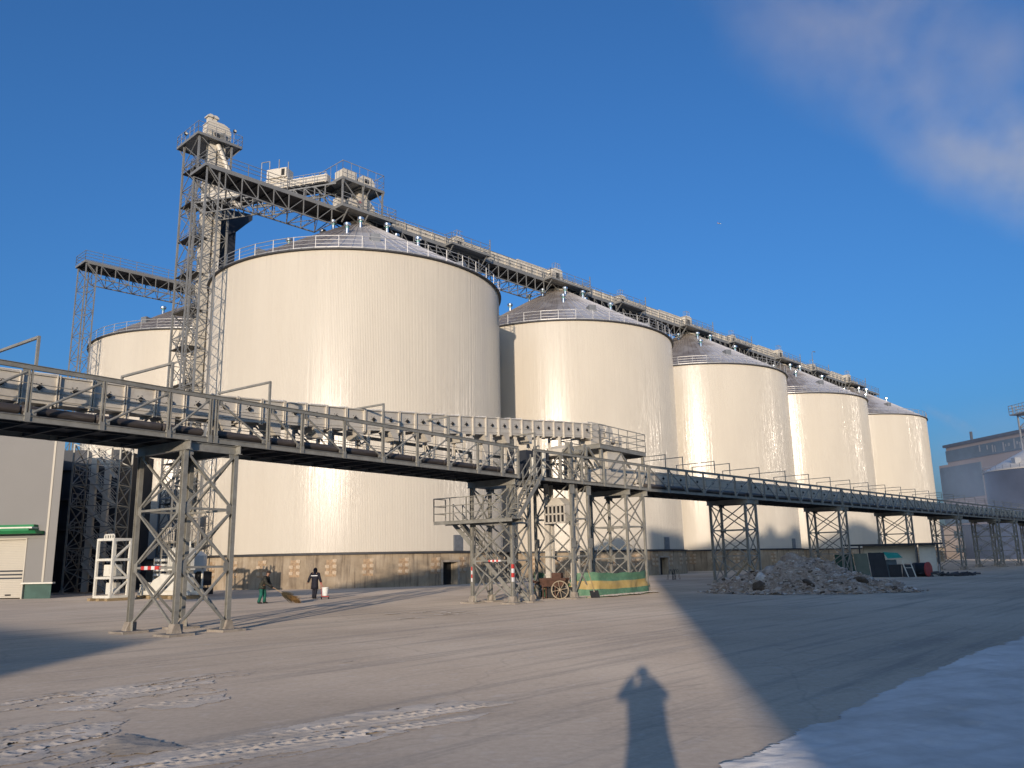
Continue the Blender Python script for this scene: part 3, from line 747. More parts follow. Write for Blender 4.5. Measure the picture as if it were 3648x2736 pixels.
b = MB(); b.tube((2.0, .2, .45), (2.0, .75, .45), .2, 16); b.box(2.4, 3.2, .3, .9, 0, .3); b.tube((2.8, .2, .5), (2.8, .9, .5), .24, 16); b.tube((1.2, .4, .25), (1.8, .4, .25), .15, 12); b.box(1.0, 1.9, .2, .7, 0, .12); b.build('gear_motor', M['creamfar'], dm)
b = MB(); b.tube((2.45, .82, .95), (2.45, .7, .95), .42, 20); b.path([(.7, .5, .9), (.8, .4, 1.2), (1.3, .4, 1.25), (1.4, .45, .8)], .03); b.build('drive_guard', M['cream'], dm)
t = thing('transfer_chute', 'cream chute and boxes under the railed upper deck feeding the shaded conveyor', 'chute', locM(8.2, .9), aM2)
b = MB(); b.prism([(.2, 8.2), (1.6, 8.2), (2.2, 7.3), (2.9, 6.9), (2.9, 6.3), (.6, 6.3), (.3, 7.2)], 'y', .3, 1.3); b.build('chute_body', M['cream'], t)
b = MB(); b.box(-.9, .25, .1, 1.1, ZG + .25, 7.0); b.tube((-.4, .0, 6.5), (-.4, .35, 6.5), .22, 14); b.box(-1.0, 3.2, .3, 1.2, ZG + .22, 6.3); b.build('tail_box', M['cream'], t)
t = thing('control_cabinet', 'dark pump and cabinet cluster behind the top of the stairs', 'cabinet', locM(.9, 1.0), aM2)
b = MB(); b.box(0, 1.9, .2, 1.4, ZG + .25, 7.5); b.build('cabinet', M['dark'], t)
b = MB(); b.tube((.3, .0, ZG + .25), (.3, 0, 7.1), .09, 12); b.box(.1, .5, -.1, .12, 6.1, 6.6); b.bar((1.2, 0, ZG + .2), (1.2, 0, 7.6), .14); b.build('valve_stack', M['white'], t)

# ------------------------------------------------------------------ high bridges over the silo row
BZ = 37.95
def bridge(label, loc, rz, spans, x1, W=3.1, depth=2.0):
    t = thing('conveyor_bridge', label, 'bridge', (loc.x, loc.y, 0), rz, 'high truss bridges to the silo tops')
    for a, c in spans:
        for y in (0, W):
            b = MB(); n = max(2, round((c - a) / 1.65)); xs = [a + (c - a) * i / n for i in range(n + 1)]
            b.bar((a, y, BZ - .35), (c, y, BZ - .35), .1, .12); b.bar((xs[1], y, BZ - depth), (xs[-2], y, BZ - depth), .1, .12)
            for i, x in enumerate(xs[1:-1]): b.bar((x, y, BZ - depth), (x, y, BZ - .35), .085)
            for i in range(1, n - 1):
                lo, hi = (xs[i + 1], xs[i]) if i < n / 2 else (xs[i], xs[i + 1])
                b.bar((hi, y, BZ - .35), (lo, y, BZ - depth), .06)
            b.bar((xs[0], y, BZ - .35), (xs[1], y, BZ - depth), .09); b.bar((xs[-1], y, BZ - .35), (xs[-2], y, BZ - depth), .09)
            b.build('side_truss', M['steelfar'], t)
        b = MB()
        for i in range(1, n): 
            b.bar((xs[i], 0, BZ - depth), (xs[i], W, BZ - depth), .08); b.bar((xs[i], 0, BZ - depth), (xs[i], W, BZ - .4), .05)
            if i < n - 1: b.bar((xs[i], 0 if i % 2 else W, BZ - depth), (xs[i + 1], W if i % 2 else 0, BZ - depth), .06)
        b.build('cross_bracing', M['steelfar'], t)
    b = MB(); b.box(0, x1, .05, W - .05, BZ - .12, BZ - .05)
    x = .6
    while x < x1: b.box(x - .04, x + .04, .05, W - .05, BZ - .28, BZ - .12); x += 1.65
    b.build('deck', M['deck'], t)
    b = MB()
    for y in (0, W): b.bar((0, y, BZ - .14), (x1, y, BZ - .14), .07, .28)
    for x in (0, x1): b.bar((x, 0, BZ - .14), (x, W, BZ - .14), .07, .28)
    b.build('edge_beam', M['steelfar'], t)
    b = MB(); b.rail([(0, W, BZ), (0, 0, BZ), (x1, 0, BZ), (x1, W, BZ), (0, W, BZ)], 1.2, 2.1, (1, .68, .36), .022, post=.05); b.build('guard_rail', M['steelfar'], t)
    return t
oR = FB(31.0, -67.4)
sx = [18.2 + SP * i for i in range(5)]     # silo axes along the bridge
sp1 = [(.3, 15.2)] + [(sx[i] + 2.8, sx[i + 1] - 2.8) for i in range(4)] + [(sx[4] + 2.8, 163)]
bridge('long high truss bridge carrying the conveyors over all the silo tops of the front row', oR, aB, sp1, 163)
t2 = bridge('short high truss bridge at far left, leading to the elevator tower', FB(32.2, -100.4), aB, [(.3, 15)], 16)
def pier(label, loc):
    t = thing('lattice_shaft', label, 'lattice shaft', (loc.x, loc.y, 0), aB, 'lattice shafts at the bridge ends')
    shaft(t, .25, 1.45, .2, 2.9, .05, BZ - .3, 13, .13, .055, 'steelfar', 'k'); return t
P1 = pier('slender lattice shaft under the left end of the long high bridge', oR)
dup(P1, FB(32.2, -100.4), aB, 'tall slender lattice shaft standing alone against the sky at far left')
for i, c in enumerate(sx):                 # saddles on each silo apex
    t = thing('bridge_saddle', 'short steel saddle under the bridge on the apex of the ' + ['nearest silo', 'second silo from the left', 'middle silo of the row', 'fourth silo along the row', 'farthest silo'][i], 'support', (*(oR + eB * c).xy, 0), aB, 'bridge saddles on the silo tops')
    b = MB()
    for x in (-1.2, 1.2):
        for y in (.3, 2.8): b.bar((x, y, ZA - .2 - .25 * abs(y - 1.55)), (x, y, BZ - .28), .14)
    for x in (-2.6, 2.6):
        b.bar((x * .5, .3, ZA - .1), (x, .1, BZ - .3), .1); b.bar((x * .5, 2.8, ZA - .1), (x, 3, BZ - .3), .1)
    b.build('posts', M['steelfar'], t)
    b = MB(); b.box(-.45, .45, 1.1, 2.0, ZA + .25, BZ - .1); b.build('spout', M['creamfar'], t)

hb = 'conveyors on the high bridge'
casing('chain_conveyor', 'long cream conveyor lying along the high bridge over the silo tops', oR, aB, [(12, BZ + .2), (163, BZ + .2)], .55, 1.25, .95, 2.0, 15.5, 152, [16 + 4 * i for i in range(34)], BZ - .05, hub_cap=68, m='creamfar', group=hb)
for i in range(4):
    c = sx[i + 1]
    nm = ['between the nearest and second silos', 'between the second and middle silos', 'between the middle and fourth silos', 'between the fourth and farthest silos'][i]
    t = thing('chain_conveyor', 'taller cream conveyor run on the high bridge ' + nm, 'conveyor', (oR.x, oR.y, 0), aB, hb)
    b = MB(); a0, a1 = c - 17.5, c - 2.2
    for (p, q, z) in ((a0, a0 + 9.5, 1.75), (a0 + 9.5, a1, 1.95)):
        b.box(p, q, 1.35, 2.2, BZ + .7, BZ + z + .15); n = round((q - p) / 1.3)
        for k in range(n + 1):
            x = p + (q - p) * k / n; b.box(x - .03, x + .03, 1.325, 2.23, BZ + .68, BZ + z + .17)
        b.box(p, q, 1.3, 2.25, BZ + z + .15, BZ + z + .19)
    b.build('trunk', M['creamfar'], t)
    b = MB()
    for k in range(6): x = a0 + .5 + k * 2.9; b.bar((x, 1.55, BZ - .05), (x, 1.55, BZ + .9), .12); b.bar((x, 2.15, BZ - .05), (x, 2.15, BZ + .9), .12)
    b.build('stools', M['creamfar'], t)

def unit(label, xc, big):
    """drive box with lookout hoops on a bracketed side platform"""
    t = thing('drive_unit', label, 'machine', (*(oR + eB * xc).xy, BZ), aB, 'drive units along the high bridge')
    w = 1.0 if big else .8; h = 2.0 if big else 1.55
    b = MB(); b.box(-w, w, .35, 1.9, .2, h); b.prism([(-w - .1, h), (w + .1, h), (w * .6, h + .22), (-w * .6, h + .22)], 'y', .3, 1.95); b.build('housing', M['creamfar'], t)
    b = MB(); b.box(-w * .35, w * .4, .335, .36, .5, h - .35); b.box(-w - .015, -w + .02, .7, 1.4, .6, h - .5); b.build('opening', M['black'], t)
    b = MB(); b.tube((.0, .2, .55), (.55, .2, .55), .17, 12); b.box(-.1, .7, .05, .4, .2, .4); b.build('motor', M['creamfar'], t)
    b = MB()
    for k in range(3 if big else 2):
        x = -.2 + k * .45; b.path([(x, .5, h), (x, .5, h + 1.1), (x, 1.1, h + 1.1), (x, 1.1, h)], .025)
    for z in (.55, 1.05): b.bar((-.2, .5, h + z), (.7, .5, h + z), .04)
    b.build('lookout_hoop', M['galv'], t)
    p0, p1 = (-3.2, 5.) if big else (-2.6, 3.6)
    b = MB(); b.box(p0, p1, -1.2, -.04, -.1, -.04); b.bar((p0, -1.2, -.12), (p1, -1.2, -.12), .08, .24)
    for x in (p0, p1): b.bar((x, -1.2, -.12), (x, 0, -.12), .08, .24)
    for x in (p0 + .4, p1 - .4): b.bar((x, -1.1, -.2), (x, 0, -1.3), .09)
    b.build('side_platform', M['steelfar'], t)
    b = MB(); b.rail([(p0, 0, -.04), (p0, -1.2, -.04), (p1, -1.2, -.04), (p1, 0, -.04)], 1.2, 1.5, (1, .66, .33), .022, post=.05); b.bar((p1, -1.2, -.2), (p1, -1.2, 1.9), .1); b.build('guard_rail', M['steelfar'], t)
    return t
big = unit('big cream drive box with hoops on the bridge above the second silo', sx[1] - 1.2, True)
for i, nm in ((2, 'middle'), (3, 'fourth'), (4, 'farthest')): dup(big, oR + eB * (sx[i] - 1.2) + V((0, 0, BZ)), aB, 'big cream drive box with hoops on the bridge above the %s silo' % nm)
sm = unit('smaller cream drive box on the bridge right of the nearest silo top', sx[0] + 13.4, False)
for i, nm in ((1, 'second'), (2, 'middle'), (3, 'fourth')): dup(sm, oR + eB * (sx[i] + 13.4) + V((0, 0, BZ)), aB, 'smaller cream drive box on the bridge right of the %s silo top' % nm)
t = thing('lamp_post', 'thin lamp post with curved arm on the far part of the high bridge', 'lamp post', (*(oR + eB * 128).xy, BZ), aB)
b = MB(); b.path([(0, 0, 0), (0, 0, 3.6), (.3, 0, 4.1), (1.1, 0, 4.25)], .05); b.build('pole', M['steelfar'], t)
b = MB(); b.box(.9, 1.6, -.1, .1, 4.2, 4.3); b.build('lamp_head', M['steelfar'], t)

# ------------------------------------------------------------------ head station above the nearest silo
oS = FB(45.2, -66.6)
t = thing('head_platform', 'two level railed steel platform above the apex of the nearest silo', 'platform', (oS.x, oS.y, 0), aB)
ZU = 41.2
b = MB(); b.box(0, 5.3, 0, 4.4, ZU - .08, ZU)
for y in (0, 4.4): b.bar((0, y, ZU - .16), (5.3, y, ZU - .16), .1, .3)
for x in (0, 5.3): b.bar((x, 0, ZU - .16), (x, 4.4, ZU - .16), .1, .3)
for x in (1.3, 2.6, 4): b.bar((x, 0, ZU - .2), (x, 4.4, ZU - .2), .08, .2)
b.build('upper_deck', M['steelfar'], t)
b = MB(); b.box(-.3, 6.6, -.5, .75, BZ - .1, BZ - .03); b.bar((-.3, -.5, BZ - .15), (6.6, -.5, BZ - .15), .1, .3); b.bar((-.3, -.5, BZ - .15), (-.3, .75, BZ - .15), .1, .3)
for x in (.5, 3, 5.8): b.bar((x, -.45, BZ - .25), (x, .7, BZ - 1.5), .1)
b.build('lower_deck', M['steelfar'], t)
b = MB(); b.rail([(0, 4.4, ZU), (0, 0, ZU), (5.3, 0, ZU), (5.3, 4.4, ZU), (0, 4.4, ZU)], 1.75, 1.06, (1,), .03, post=.04); b.rail([(0, 0, ZU), (5.3, 0, ZU), (5.3, 4.4, ZU)], .9, 1.06, (1, .5), .018, post=.03)
b.rail([(-.3, -.5, BZ), (6.6, -.5, BZ), (6.6, .75, BZ)], 1.25, 1.15, (1, .66, .33), .022); b.build('guard_rail', M['galv'], t)
for x, y in ((.1, .1), (2.65, .1), (5.2, .1), (.1, 4.3), (2.65, 4.3), (5.2, 4.3)):
    b = MB(); b.box(x - .08, x + .08, y - .08, y + .08, BZ, ZU - .3); b.build('leg', M['steelfar'], t)
b = MB()
for y in (.1, 4.3):
    b.bar((.2, y, ZU - .4), (2.6, y, BZ + .6), .09); b.bar((2.7, y, BZ + 1.2), (3.6, y, ZU - .3), .08); b.bar((5.2, y, BZ + 1.6), (4.3, y, ZU - .3), .08)
for x, s_ in ((.1, -1), (2.65, -1), (5.2, 1)): b.bar((x, .1, ZU - 1.0), (x + .0, -.25, ZU - .2), .08)
b.build('brace', M['steelfar'], t)
t = thing('head_machine', 'white cream machine boxes standing on the upper deck above the nearest silo', 'machine', (oS.x, oS.y, ZU), aB)
b = MB(); b.box(.6, 2.3, .8, 2.3, .1, 1.35); b.build('gearbox', M['creamfar'], t)
b = MB(); b.prism([(2.7, .1), (4.6, .1), (4.6, .9), (4.2, 1.3), (3.0, 1.3), (2.7, .9)], 'y', .7, 2.1); b.build('conveyor_head', M['creamfar'], t)
b = MB(); b.box(3.3, 3.8, .66, .72, .55, 1.0); b.box(2.28, 2.33, 1.0, 1.9, .3, 1.1); b.build('opening', M['black'], t)
t = thing('distribution_chute', 'big cream hopper chute between the two decks above the nearest silo', 'chute', (oS.x, oS.y, 0), aB)
b = MB(); b.prism([(2.9, ZU - .2), (4.2, ZU - .2), (4.1, ZU - .9), (5.0, ZU - 1.7), (5.1, BZ + .7), (4.4, BZ + .1), (2.6, BZ + .1), (2.6, BZ + 1.9), (3.0, ZU - 1.0)], 'y', 1.2, 2.6); b.build('hopper', M['creamfar'], t)
b = MB(); b.box(.1, 1.8, .9, 1.8, BZ + .2, BZ + 1.2); b.prism([(1.2, BZ + .2), (2.7, BZ + .2), (2.7, BZ + 1.2), (1.7, BZ + 1.7)], 'y', .95, 1.7); b.build('tail_box', M['creamfar'], t)
b = MB(); b.tube((3.0, 1.0, BZ + 1.6), (3.0, 1.2, BZ + 1.6), .16, 12); b.build('red_motor', M['redpaint'], t)

# slanting cross bridge from the elevator tower to that platform
e1, e2 = FB(39.2, -84.2), FB(46.6, -69.8); cd = (e2 - e1); CL = cd.length; aC = math.atan2(cd.y, cd.x)
t = thing('conveyor_bridge', 'cross bridge joining the elevator tower to the platform above the nearest silo', 'bridge', (e1.x, e1.y, 0), aC, 'high truss bridges to the silo tops')
zc = ZU - .1; W = 2.2
for y in (-W, 0):
    for (a, c) in ((0, 7.2), (6.2, CL + 1.2)):
        b = MB(); zz = zc - (0 if a == 0 else .35); n = round((c - a) / 1.3); xs = [a + (c - a) * i / n for i in range(n + 1)]
        b.bar((a, y, zz), (c, y, zz), .12, .16); b.bar((xs[1], y, zz - 1.35), (xs[-1] if a == 0 else xs[-2], y, zz - 1.35), .11)
        for i in range(1, n): b.bar((xs[i], y, zz - 1.35), (xs[i], y, zz), .1); b.bar((xs[i - 1], y, zz), (xs[i], y, zz - 1.35), .09)
        b.build('side_truss', M['steelfar'], t)
b = MB(); b.box(0, CL, -W, 0, zc - .06, zc); b.build('deck', M['deck'], t)
b = MB(); b.rail([(0, 0, zc), (0, -W, zc), (CL, -W, zc)], 1.15, 1.3, (1, .66, .33), .022, post=.05); b.build('guard_rail', M['galv'], t)
b = MB(); b.box(.3, CL - .3, -1.5, -.7, zc + .5, zc + 1.3)
for k in range(11): x = .5 + k * (CL - 1) / 10; b.box(x - .03, x + .03, -1.56, -.64, zc + .44, zc + 1.36); b.box(x - .06, x + .06, -1.5, -.7, zc, zc + .5)
b.build('conveyor_trunk', M['creamfar'], t)
b = MB(); x = CL * .62; b.box(x - 1.3, x + 1.1, -1.8, -.4, zc + 1.65, zc + 2.7); b.box(x - 1.5, x + 1.2, -1.6, -.6, zc + 1.3, zc + 1.65); b.build('drive_box', M['creamfar'], t)
b = MB(); b.box(x + .5, x + .9, -1.83, -1.78, zc + 1.8, zc + 2.55); b.build('opening', M['black'], t)
b = MB(); b.path([(x - 1.9, -1.9, zc), (x - 1.9, -1.9, zc + 3.6), (x - .9, -1.9, zc + 3.6), (x - .9, -1.9, zc + 2.7)], .05); b.bar((x + .2, -1.8, zc + 2.6), (x + .2, -1.8, zc + 3.7), .08); b.bar((x + 1.4, -1.9, zc), (x + 1.4, -1.9, zc + 3.2), .08); b.build('hoop_frame', M['galv'], t)

# ------------------------------------------------------------------ tall elevator tower
oT = FB(37.7, -84.0); TZ = 49.9; TL, TW = 3.9, 3.8
t = thing('elevator_tower', 'tallest lattice elevator tower with dark landings, rising left of the nearest silo', 'lattice tower', (oT.x, oT.y, 0), aB)
shaft(t, 0, TL, 0, TW, .05, TZ, 17, .2, .07, 'steelfar', 'x')
z = 4.2; k = 0
while z < TZ - 2:
    b = MB(); b.box(-.05, 1.7, .1, TW - .05, z, z + .09)
    b.build('landing', M['deck'], t)
    b = MB(); b.rail([(0, TW, z + .09), (0, .1, z + .09)], 1.1, 1.2, (1, .5), .02); b.rail([(1.7, .1, z + .09), (1.7, TW, z + .09)], 1.1, 1.9, (1,), .02); b.build('landing_rail', M['galv'], t)
    b = MB(); y0, y1 = (.3, TW - .4) if k % 2 else (TW - .4, .3)
    flight(b, (.4, y0, z - 4.1), (.4, y1, z), .6, 12, (1, 0, 0), rail=True); b.build('stair_flight', M['steelfar'], t)
    z += 4.2; k += 1
b = MB(); x0, x1, y0, y1 = -.35, 5.0, -.35, 5.0
b.box(x0, x1, y0, y1, TZ, TZ + .08)
for y in (y0, y1): b.bar((x0, y, TZ), (x1, y, TZ), .1, .3)
for x in (x0, x1): b.bar((x, y0, TZ), (x, y1, TZ), .1, .3)
for y in (0, TW): b.bar((TL, y, TZ - 1.5), (x1, y, TZ - .1), .1)
b.bar((0, TW, TZ - 1.5), (0, y1, TZ - .1), .1); b.build('top_platform', M['steelfar'], t)
b = MB(); b.rail([(x0, y0, TZ + .1), (x1, y0, TZ + .1), (x1, y1, TZ + .1), (x0, y1, TZ + .1)], 1.35, 1.1, (1, .5), .022, closed=True, post=.06); b.build('guard_rail', M['galv'], t)
b = MB(); b.box(3.9, 6.2, .4, 2.2, TZ - 5.2, TZ - 5.1); b.rail([(3.9, .4, TZ - 5.1), (6.2, .4, TZ - 5.1), (6.2, 2.2, TZ - 5.1)], 1.3, 1.1, (1, .5), .022); b.bar((3.9, .4, TZ - 6.4), (6.2, .4, TZ - 5.2), .09); b.build('side_balcony', M['steelfar'], t)
for (x, y, z, rx) in ((4.0, -.35, TZ + 1.75, 0), (-.45, 2.6, TZ + .9, 1)):
    b = MB(); b.box(x - .16, x + .16, y - .14, y + .1, z - .14, z + .16); b.bar((x, y, z - .4), (x, y, z - .1), .05); fl = b.build('floodlight', M['black'], t)
    b = MB(); b.box(x - .12, x + .12, y - .16, y - .142, z - .1, z + .12); b.build('lens', M['white'], fl)
t = thing('bucket_elevator', 'tall pair of cream elevator legs with rounded head inside the tallest lattice tower', 'elevator', (oT.x, oT.y, 0), aB)
for x in (1.95, 3.05):
    b = MB(); b.box(x - .42, x + .36, .55, 1.35, .3, TZ + .6)
    for k in range(20): z = 1.5 + 2.5 * k; b.box(x - .47, x + .41, .5, 1.4, z - .04, z + .04)
    b.build('elevator_leg', M['creamfar'], t)
for x in (2.3, 3.3):
    b = MB(); b.box(x - .35, x + .35, 2.3, 3.0, .3, TZ - 3); b.build('return_leg', M['creamfar'], t)
b = MB(); b.prism([(1.1, .5), (3.9, .5), (3.9, 1.5), (3.75, 1.95), (3.4, 2.35), (2.9, 2.5), (1.6, 2.5), (1.25, 2.35), (1.1, 2.0)], 'y', .3, 1.7)
for z in (1.0, 1.6, 2.2): b.box(1.05, 3.93 - max(0, z - 1.6) * .4, .26, 1.74, z - .03, z + .03)
hd = b.build('head', M['creamfar'], t); hd.location = (0, 0, TZ)
b = MB()
for x in (1.45, 2.0): b.box(x - .22, x + .22, .6, 1.2, 2.45, 2.95); b.prism([(x - .4, 2.95), (x + .4, 2.95), (x + .4, 3.1), (x + .15, 3.3), (x - .15, 3.3), (x - .4, 3.1)], 'y', .45, 1.35)
o = b.build('vent_cowl', M['creamfar'], t); o.location = (0, 0, TZ)
b = MB(); b.tube((2.9, -.05, 1.0), (2.9, .3, 1.0), .25, 14); b.box(2.5, 3.4, -.1, .3, .3, .7); b.tube((1.7, .0, .8), (2.4, .0, .8), .16, 12); o = b.build('motor', M['steelfar'], t); o.location = (0, 0, TZ)
b = MB(); b.tube((2.4, .4, TZ - .3), (3.6, -.2, TZ - 3.4), .28, 12); b.tube((3.6, -.2, TZ - 3.4), (3.2, -1.2, TZ - 7.5), .28, 12); b.tube((1.9, .5, TZ - 6), (2.3, -6, TZ - 10), .26, 12)
b.tube((2.6, 2.6, TZ - 3), (3.4, 3.4, TZ - 8), .28, 12); b.build('spout_pipe', M['creamfar'], t)
t = thing('dust_duct', 'dark shaft with slanting hood between the elevator tower and the nearest silo', 'duct', (*FB(42.0, -85.6).xy, 0), aB)
b = MB(); b.box(0, 1.5, 0, 1.5, 24, 41.2); b.build('shaft', M['dark'], t)  # one even near-black tone on shaft, hood and box
b = MB(); b.prism([(-.6, 42.6), (3.4, 42.9), (3.4, 42.2), (2.6, 41.4), (1.5, 40.2), (-.6, 38.8)], 'y', -.2, 1.7); b.build('hood', M['dark'], t)
b = MB(); b.box(1.5, 2.5, .1, 1.4, 33.0, 33.1); b.box(1.5, 2.4, .2, 1.3, 29.2, 33.0); b.build('lower_box', M['dark'], t)
b = MB(); b.rail([(1.6, .1, 33.1), (2.5, .1, 33.1), (2.5, 1.4, 33.1)], 2.2, .8, (1, .5), .02); b.build('guard_rail', M['galv'], t)
# ------------------------------------------------------------------ left hall, stair tower, dark block
hx, hy = -32.15, 58.5
t = thing('panel_hall', 'pale grey panel clad hall with green canopy and beige roller door at the left edge', 'building', (hx, hy, 0), math.radians(-3))
b = MB(); sk = lambda x0, x1: [(x0, 0), (x1, 0), (x1 - 17, 22), (x0 - 17, 22)]
b.prism(sk(-45, -2.05), 'z', 4.05, 11.6); b.prism(sk(-2.05, 0), 'z', 1.1, 11.6); b.prism(sk(-45, -7.2), 'z', 1.1, 4.05)
for k in range(1, 12): b.box(-45, -.0, -.006, -.001, 1.1 + k * .98 if k > 3 else 4.1, (1.1 + k * .98 if k > 3 else 4.1) + .012)
b.build('wall', M['wallpanel'], t)
b = MB(); b.box(-.75, -.6, -.05, -.003, 1.12, 11.6); b.build('corner_trim', M['shutter'], t)
b = MB(); b.prism([(-2.0, .12), (-.1, .12), (-17, 22), (-19, 22)], 'z', 0, 1.0); b.prism([(-45, .12), (-7.25, .12), (-24, 22), (-62, 22)], 'z', 0, 1.0); b.build('plinth', M['greendark'], t)
b = MB(); b.box(-2.15, .12, -.14, .2, 1.0, 1.1); b.build('plinth_ledge', M['white'], t)
b = MB(); b.box(-9, -1.35, -1.1, -.01, 4.62, 4.78); b.prism([(-.9, 4.42), (-.01, 4.42), (-.01, 4.62), (-1.1, 4.62)], 'x', -9, -.9); b.box(-9, -1.4, -.5, -.01, 4.9, 5.06); b.build('canopy', M['green'], t)
b = MB(); b.box(-9, -1.38, -.7, -.012, 4.785, 4.895); b.build('canopy_strip', M['white'], t)
b = MB()
for k in range(34): b.box(-7.1, -2.15, .18 + .012 * (k % 2), .3, .08 + k * .117, .08 + (k + 1) * .117 - .008)
d = b.build('roller_door', M['shutter'], t)
b = MB()
for z in (1.35, 1.6, 1.85): b.box(-7.0, -2.2, .168, .178, z, z + .1)
b.build('window_strip', M['dark'], d)
b = MB(); b.box(-3.4, -3.0, .15, .178, .22, .32); b.build('handle', M['black'], d)
b = MB(); b.box(-2.15, -2.05, -.05, .3, 0, 4.1); b.box(-7.2, -2.05, -.05, .3, 4.05, 4.15); b.box(-7.2, -7.1, -.05, .3, 0, 4.05); b.build('door_frame', M['shutter'], t)

t = thing('dark_block', 'dark clad block with open steel floors behind the stair tower at left', 'building', (-41.5, 71, 0), math.radians(2))
b = MB(); b.box(0, 7.0, 1.0, 8, 0, 12.2); b.build('wall', M['dark'], t)
b = MB()
for z in (2.6, 5.2, 7.8, 10.4): b.box(.2, 6.8, .6, 1.05, z, z + .16)
b.build('floor_edges', M['steeldark'], t)
t = thing('stair_tower', 'lattice stair tower with pale columns standing in front of the dark block at left', 'lattice tower', (-36.0, 67.0, 0), math.radians(4))
shaft(t, 0, 3.7, 0, 2.6, .05, 12.0, 7, .12, .07, 'steel', 'x')
for x in (1.2, 2.3):
    b = MB(); b.box(x - .22, x + .22, 1.1, 1.5, .1, 11.8); b.build('column', M['creamfar'], t)
b = MB()
for k in range(5):
    z0 = .1 + 2.3 * k
    flight(b, (1.0, .8, z0 + 2.3), (3.1, .8, z0), .6, 8, (0, 1, 0))
b.build('stair_flights', M['creamfar'], t)
b = MB()
for k in range(4):
    z = 2.4 + 2.3 * k; b = MB(); b.rail([(.1, .2, z), (.1, 1.8, z), (1.0, 1.8, z)], 1., 1., (1, .6, .3), .02); b.build('landing_rail', M['galv'], t)

# ------------------------------------------------------------------ steel stacked beside the hall
t = thing('steel_frame_crate', 'free standing white steel frame section on timber bearers, right of the hall', 'steel frame', (-26.2, 52.6, 0), math.radians(-30))
W_, D_, H_ = 1.55, 1.15, 3.6; b = MB(); z0 = .18
for x in (0, W_):
    for y in (0, D_): b.box(x - .07, x + .07, y - .07, y + .07, z0, z0 + H_)
for z in (z0 + .06, z0 + 1.2, z0 + 2.3, z0 + H_ - .06):
    for y in (0, D_): b.bar((0, y, z), (W_, y, z), .13, .15)
    for x in (0, W_): b.bar((x, 0, z), (x, D_, z), .13, .15)
b.build('frame', M['white'], t)
b = MB()
for k in range(3):
    z = z0 + 1.12 * k; f = k % 2
    b.bar((.05, D_, z + (.9 if f else .1)), (W_ - .05, D_, z + (.1 if f else .95)), .09); b.bar((W_, .05, z + (1. if f else .1)), (W_, D_ - .05, z + (.1 if f else 1.)), .09)
b.build('diagonals', M['white'], t)
b = MB(); b.box(.3, 1.25, .3, .9, z0 + 1.3, z0 + 2.0); b.box(.55, .9, .28, .298, z0 + 1.4, z0 + 1.95); b.box(.5, 1.2, .4, .9, z0 + .2, z0 + .9); b.tube((1.0, .5, z0 + .4), (1.4, .5, z0 + .4), .18, 12); b.build('packed_machine', M['white'], t)
b = MB()
for k in range(4): x = .7 + .24 * k; b.path([(x + .13 * math.cos(a), 0, z0 + H_ + .1 + .15 * math.sin(a)) for a in [i * PI / 5 for i in range(11)]], .05)
b.build('coiled_brackets', M['white'], t)
b = MB()
for x in (-.2, .65, 1.5): b.box(x - .1, x + .2, -.25, D_ + .25, 0, .17)
b.build('bearers', M['wood'], t)
t = thing('machine_bundle', 'white machine sections lying on timber behind the nearest lattice tower', 'machine', (-24.6, 54.6, 0), math.radians(-33))
b = MB(); b.prism([(1.4, .5), (4.4, .5), (4.4, 1.5), (2.6, 1.5), (1.7, 1.15), (1.4, .8)], 'y', .1, 1.2); b.box(0, 5.2, .2, .35, .25, .5); b.box(0, 5.2, .9, 1.05, .25, .5); b.tube((.9, .3, .75), (.9, 1.0, .75), .28, 14); b.box(.2, .55, .2, 1.1, .2, .9); b.build('housing', M['white'], t)
b = MB()
for k in range(5): b.box(.2 + 1.1 * k, .5 + 1.1 * k, 0, 1.3, 0, .22)
b.build('bearers', M['wood'], t)
t = thing('grating_stack', 'upright pack of white steel gratings above the lying machine sections', 'steel stack', (-23.0, 55.6, 0), math.radians(-33))
b = MB()
for k in range(11): b.box(.0 + .2 * k, .09 + .2 * k, 0, .5, 1.9, 3.1 + .06 * (k % 3))
b.box(-.05, 2.3, .05, .45, 1.75, 1.9)
for k in range(6): b.box(-1.6 + .0 * k, -.5, .1, .4, .75 + .32 * k, .9 + .32 * k)
b.build('bars', M['white'], t)
b = MB()
for x in (0, 2.1): b.box(x, x + .1, .1, .4, 0, 1.75)
b.box(-1.7, -1.6, .1, .4, 0, 2.6); b.build('trestle', M['steel'], t)
t = thing('white_tank_unit', 'white rounded tank unit with dark opening at the corner of the nearest silo', 'tank', (-22.4, 58.0, 0), math.radians(-20))
b = MB(); b.lathe([(0, 3.1), (.7, 3.0), (1.05, 2.7), (1.05, 1.5), (.6, .8), (.35, .6)], 20); b.build('vessel', M['white'], t)
b = MB(); b.box(-.2, 1.9, -1.0, -.9, 1.75, 1.85); b.box(-.2, 1.9, -1.0, -.9, .2, .3)
for x in (-.2, 1.8): b.box(x, x + .1, -1.0, -.9, 0, 1.85)
for a in range(4): b.bar((.9 * math.cos(a * PI / 2), .9 * math.sin(a * PI / 2), 0), (.9 * math.cos(a * PI / 2), .9 * math.sin(a * PI / 2), 1.7), .1)
b.build('stand', M['white'], t)
b = MB(); b.prism([(.5, .7), (1.5, .7), (1.5, 1.6), (1.1, 1.65), (.6, 1.2)], 'y', -.6, .4); b.box(.4, 1.6, -.5, .5, .1, .55); b.build('dark_hopper', M['black'], t)
t = thing('lattice_section', 'white lattice conveyor section standing on end beside the nearest silo corner', 'steel frame', (-22.2, 55.2, 0), math.radians(20))
shaft(t, 0, .7, 0, .7, .1, 3.6, 6, .08, .05, 'white', 'z', foot=False)
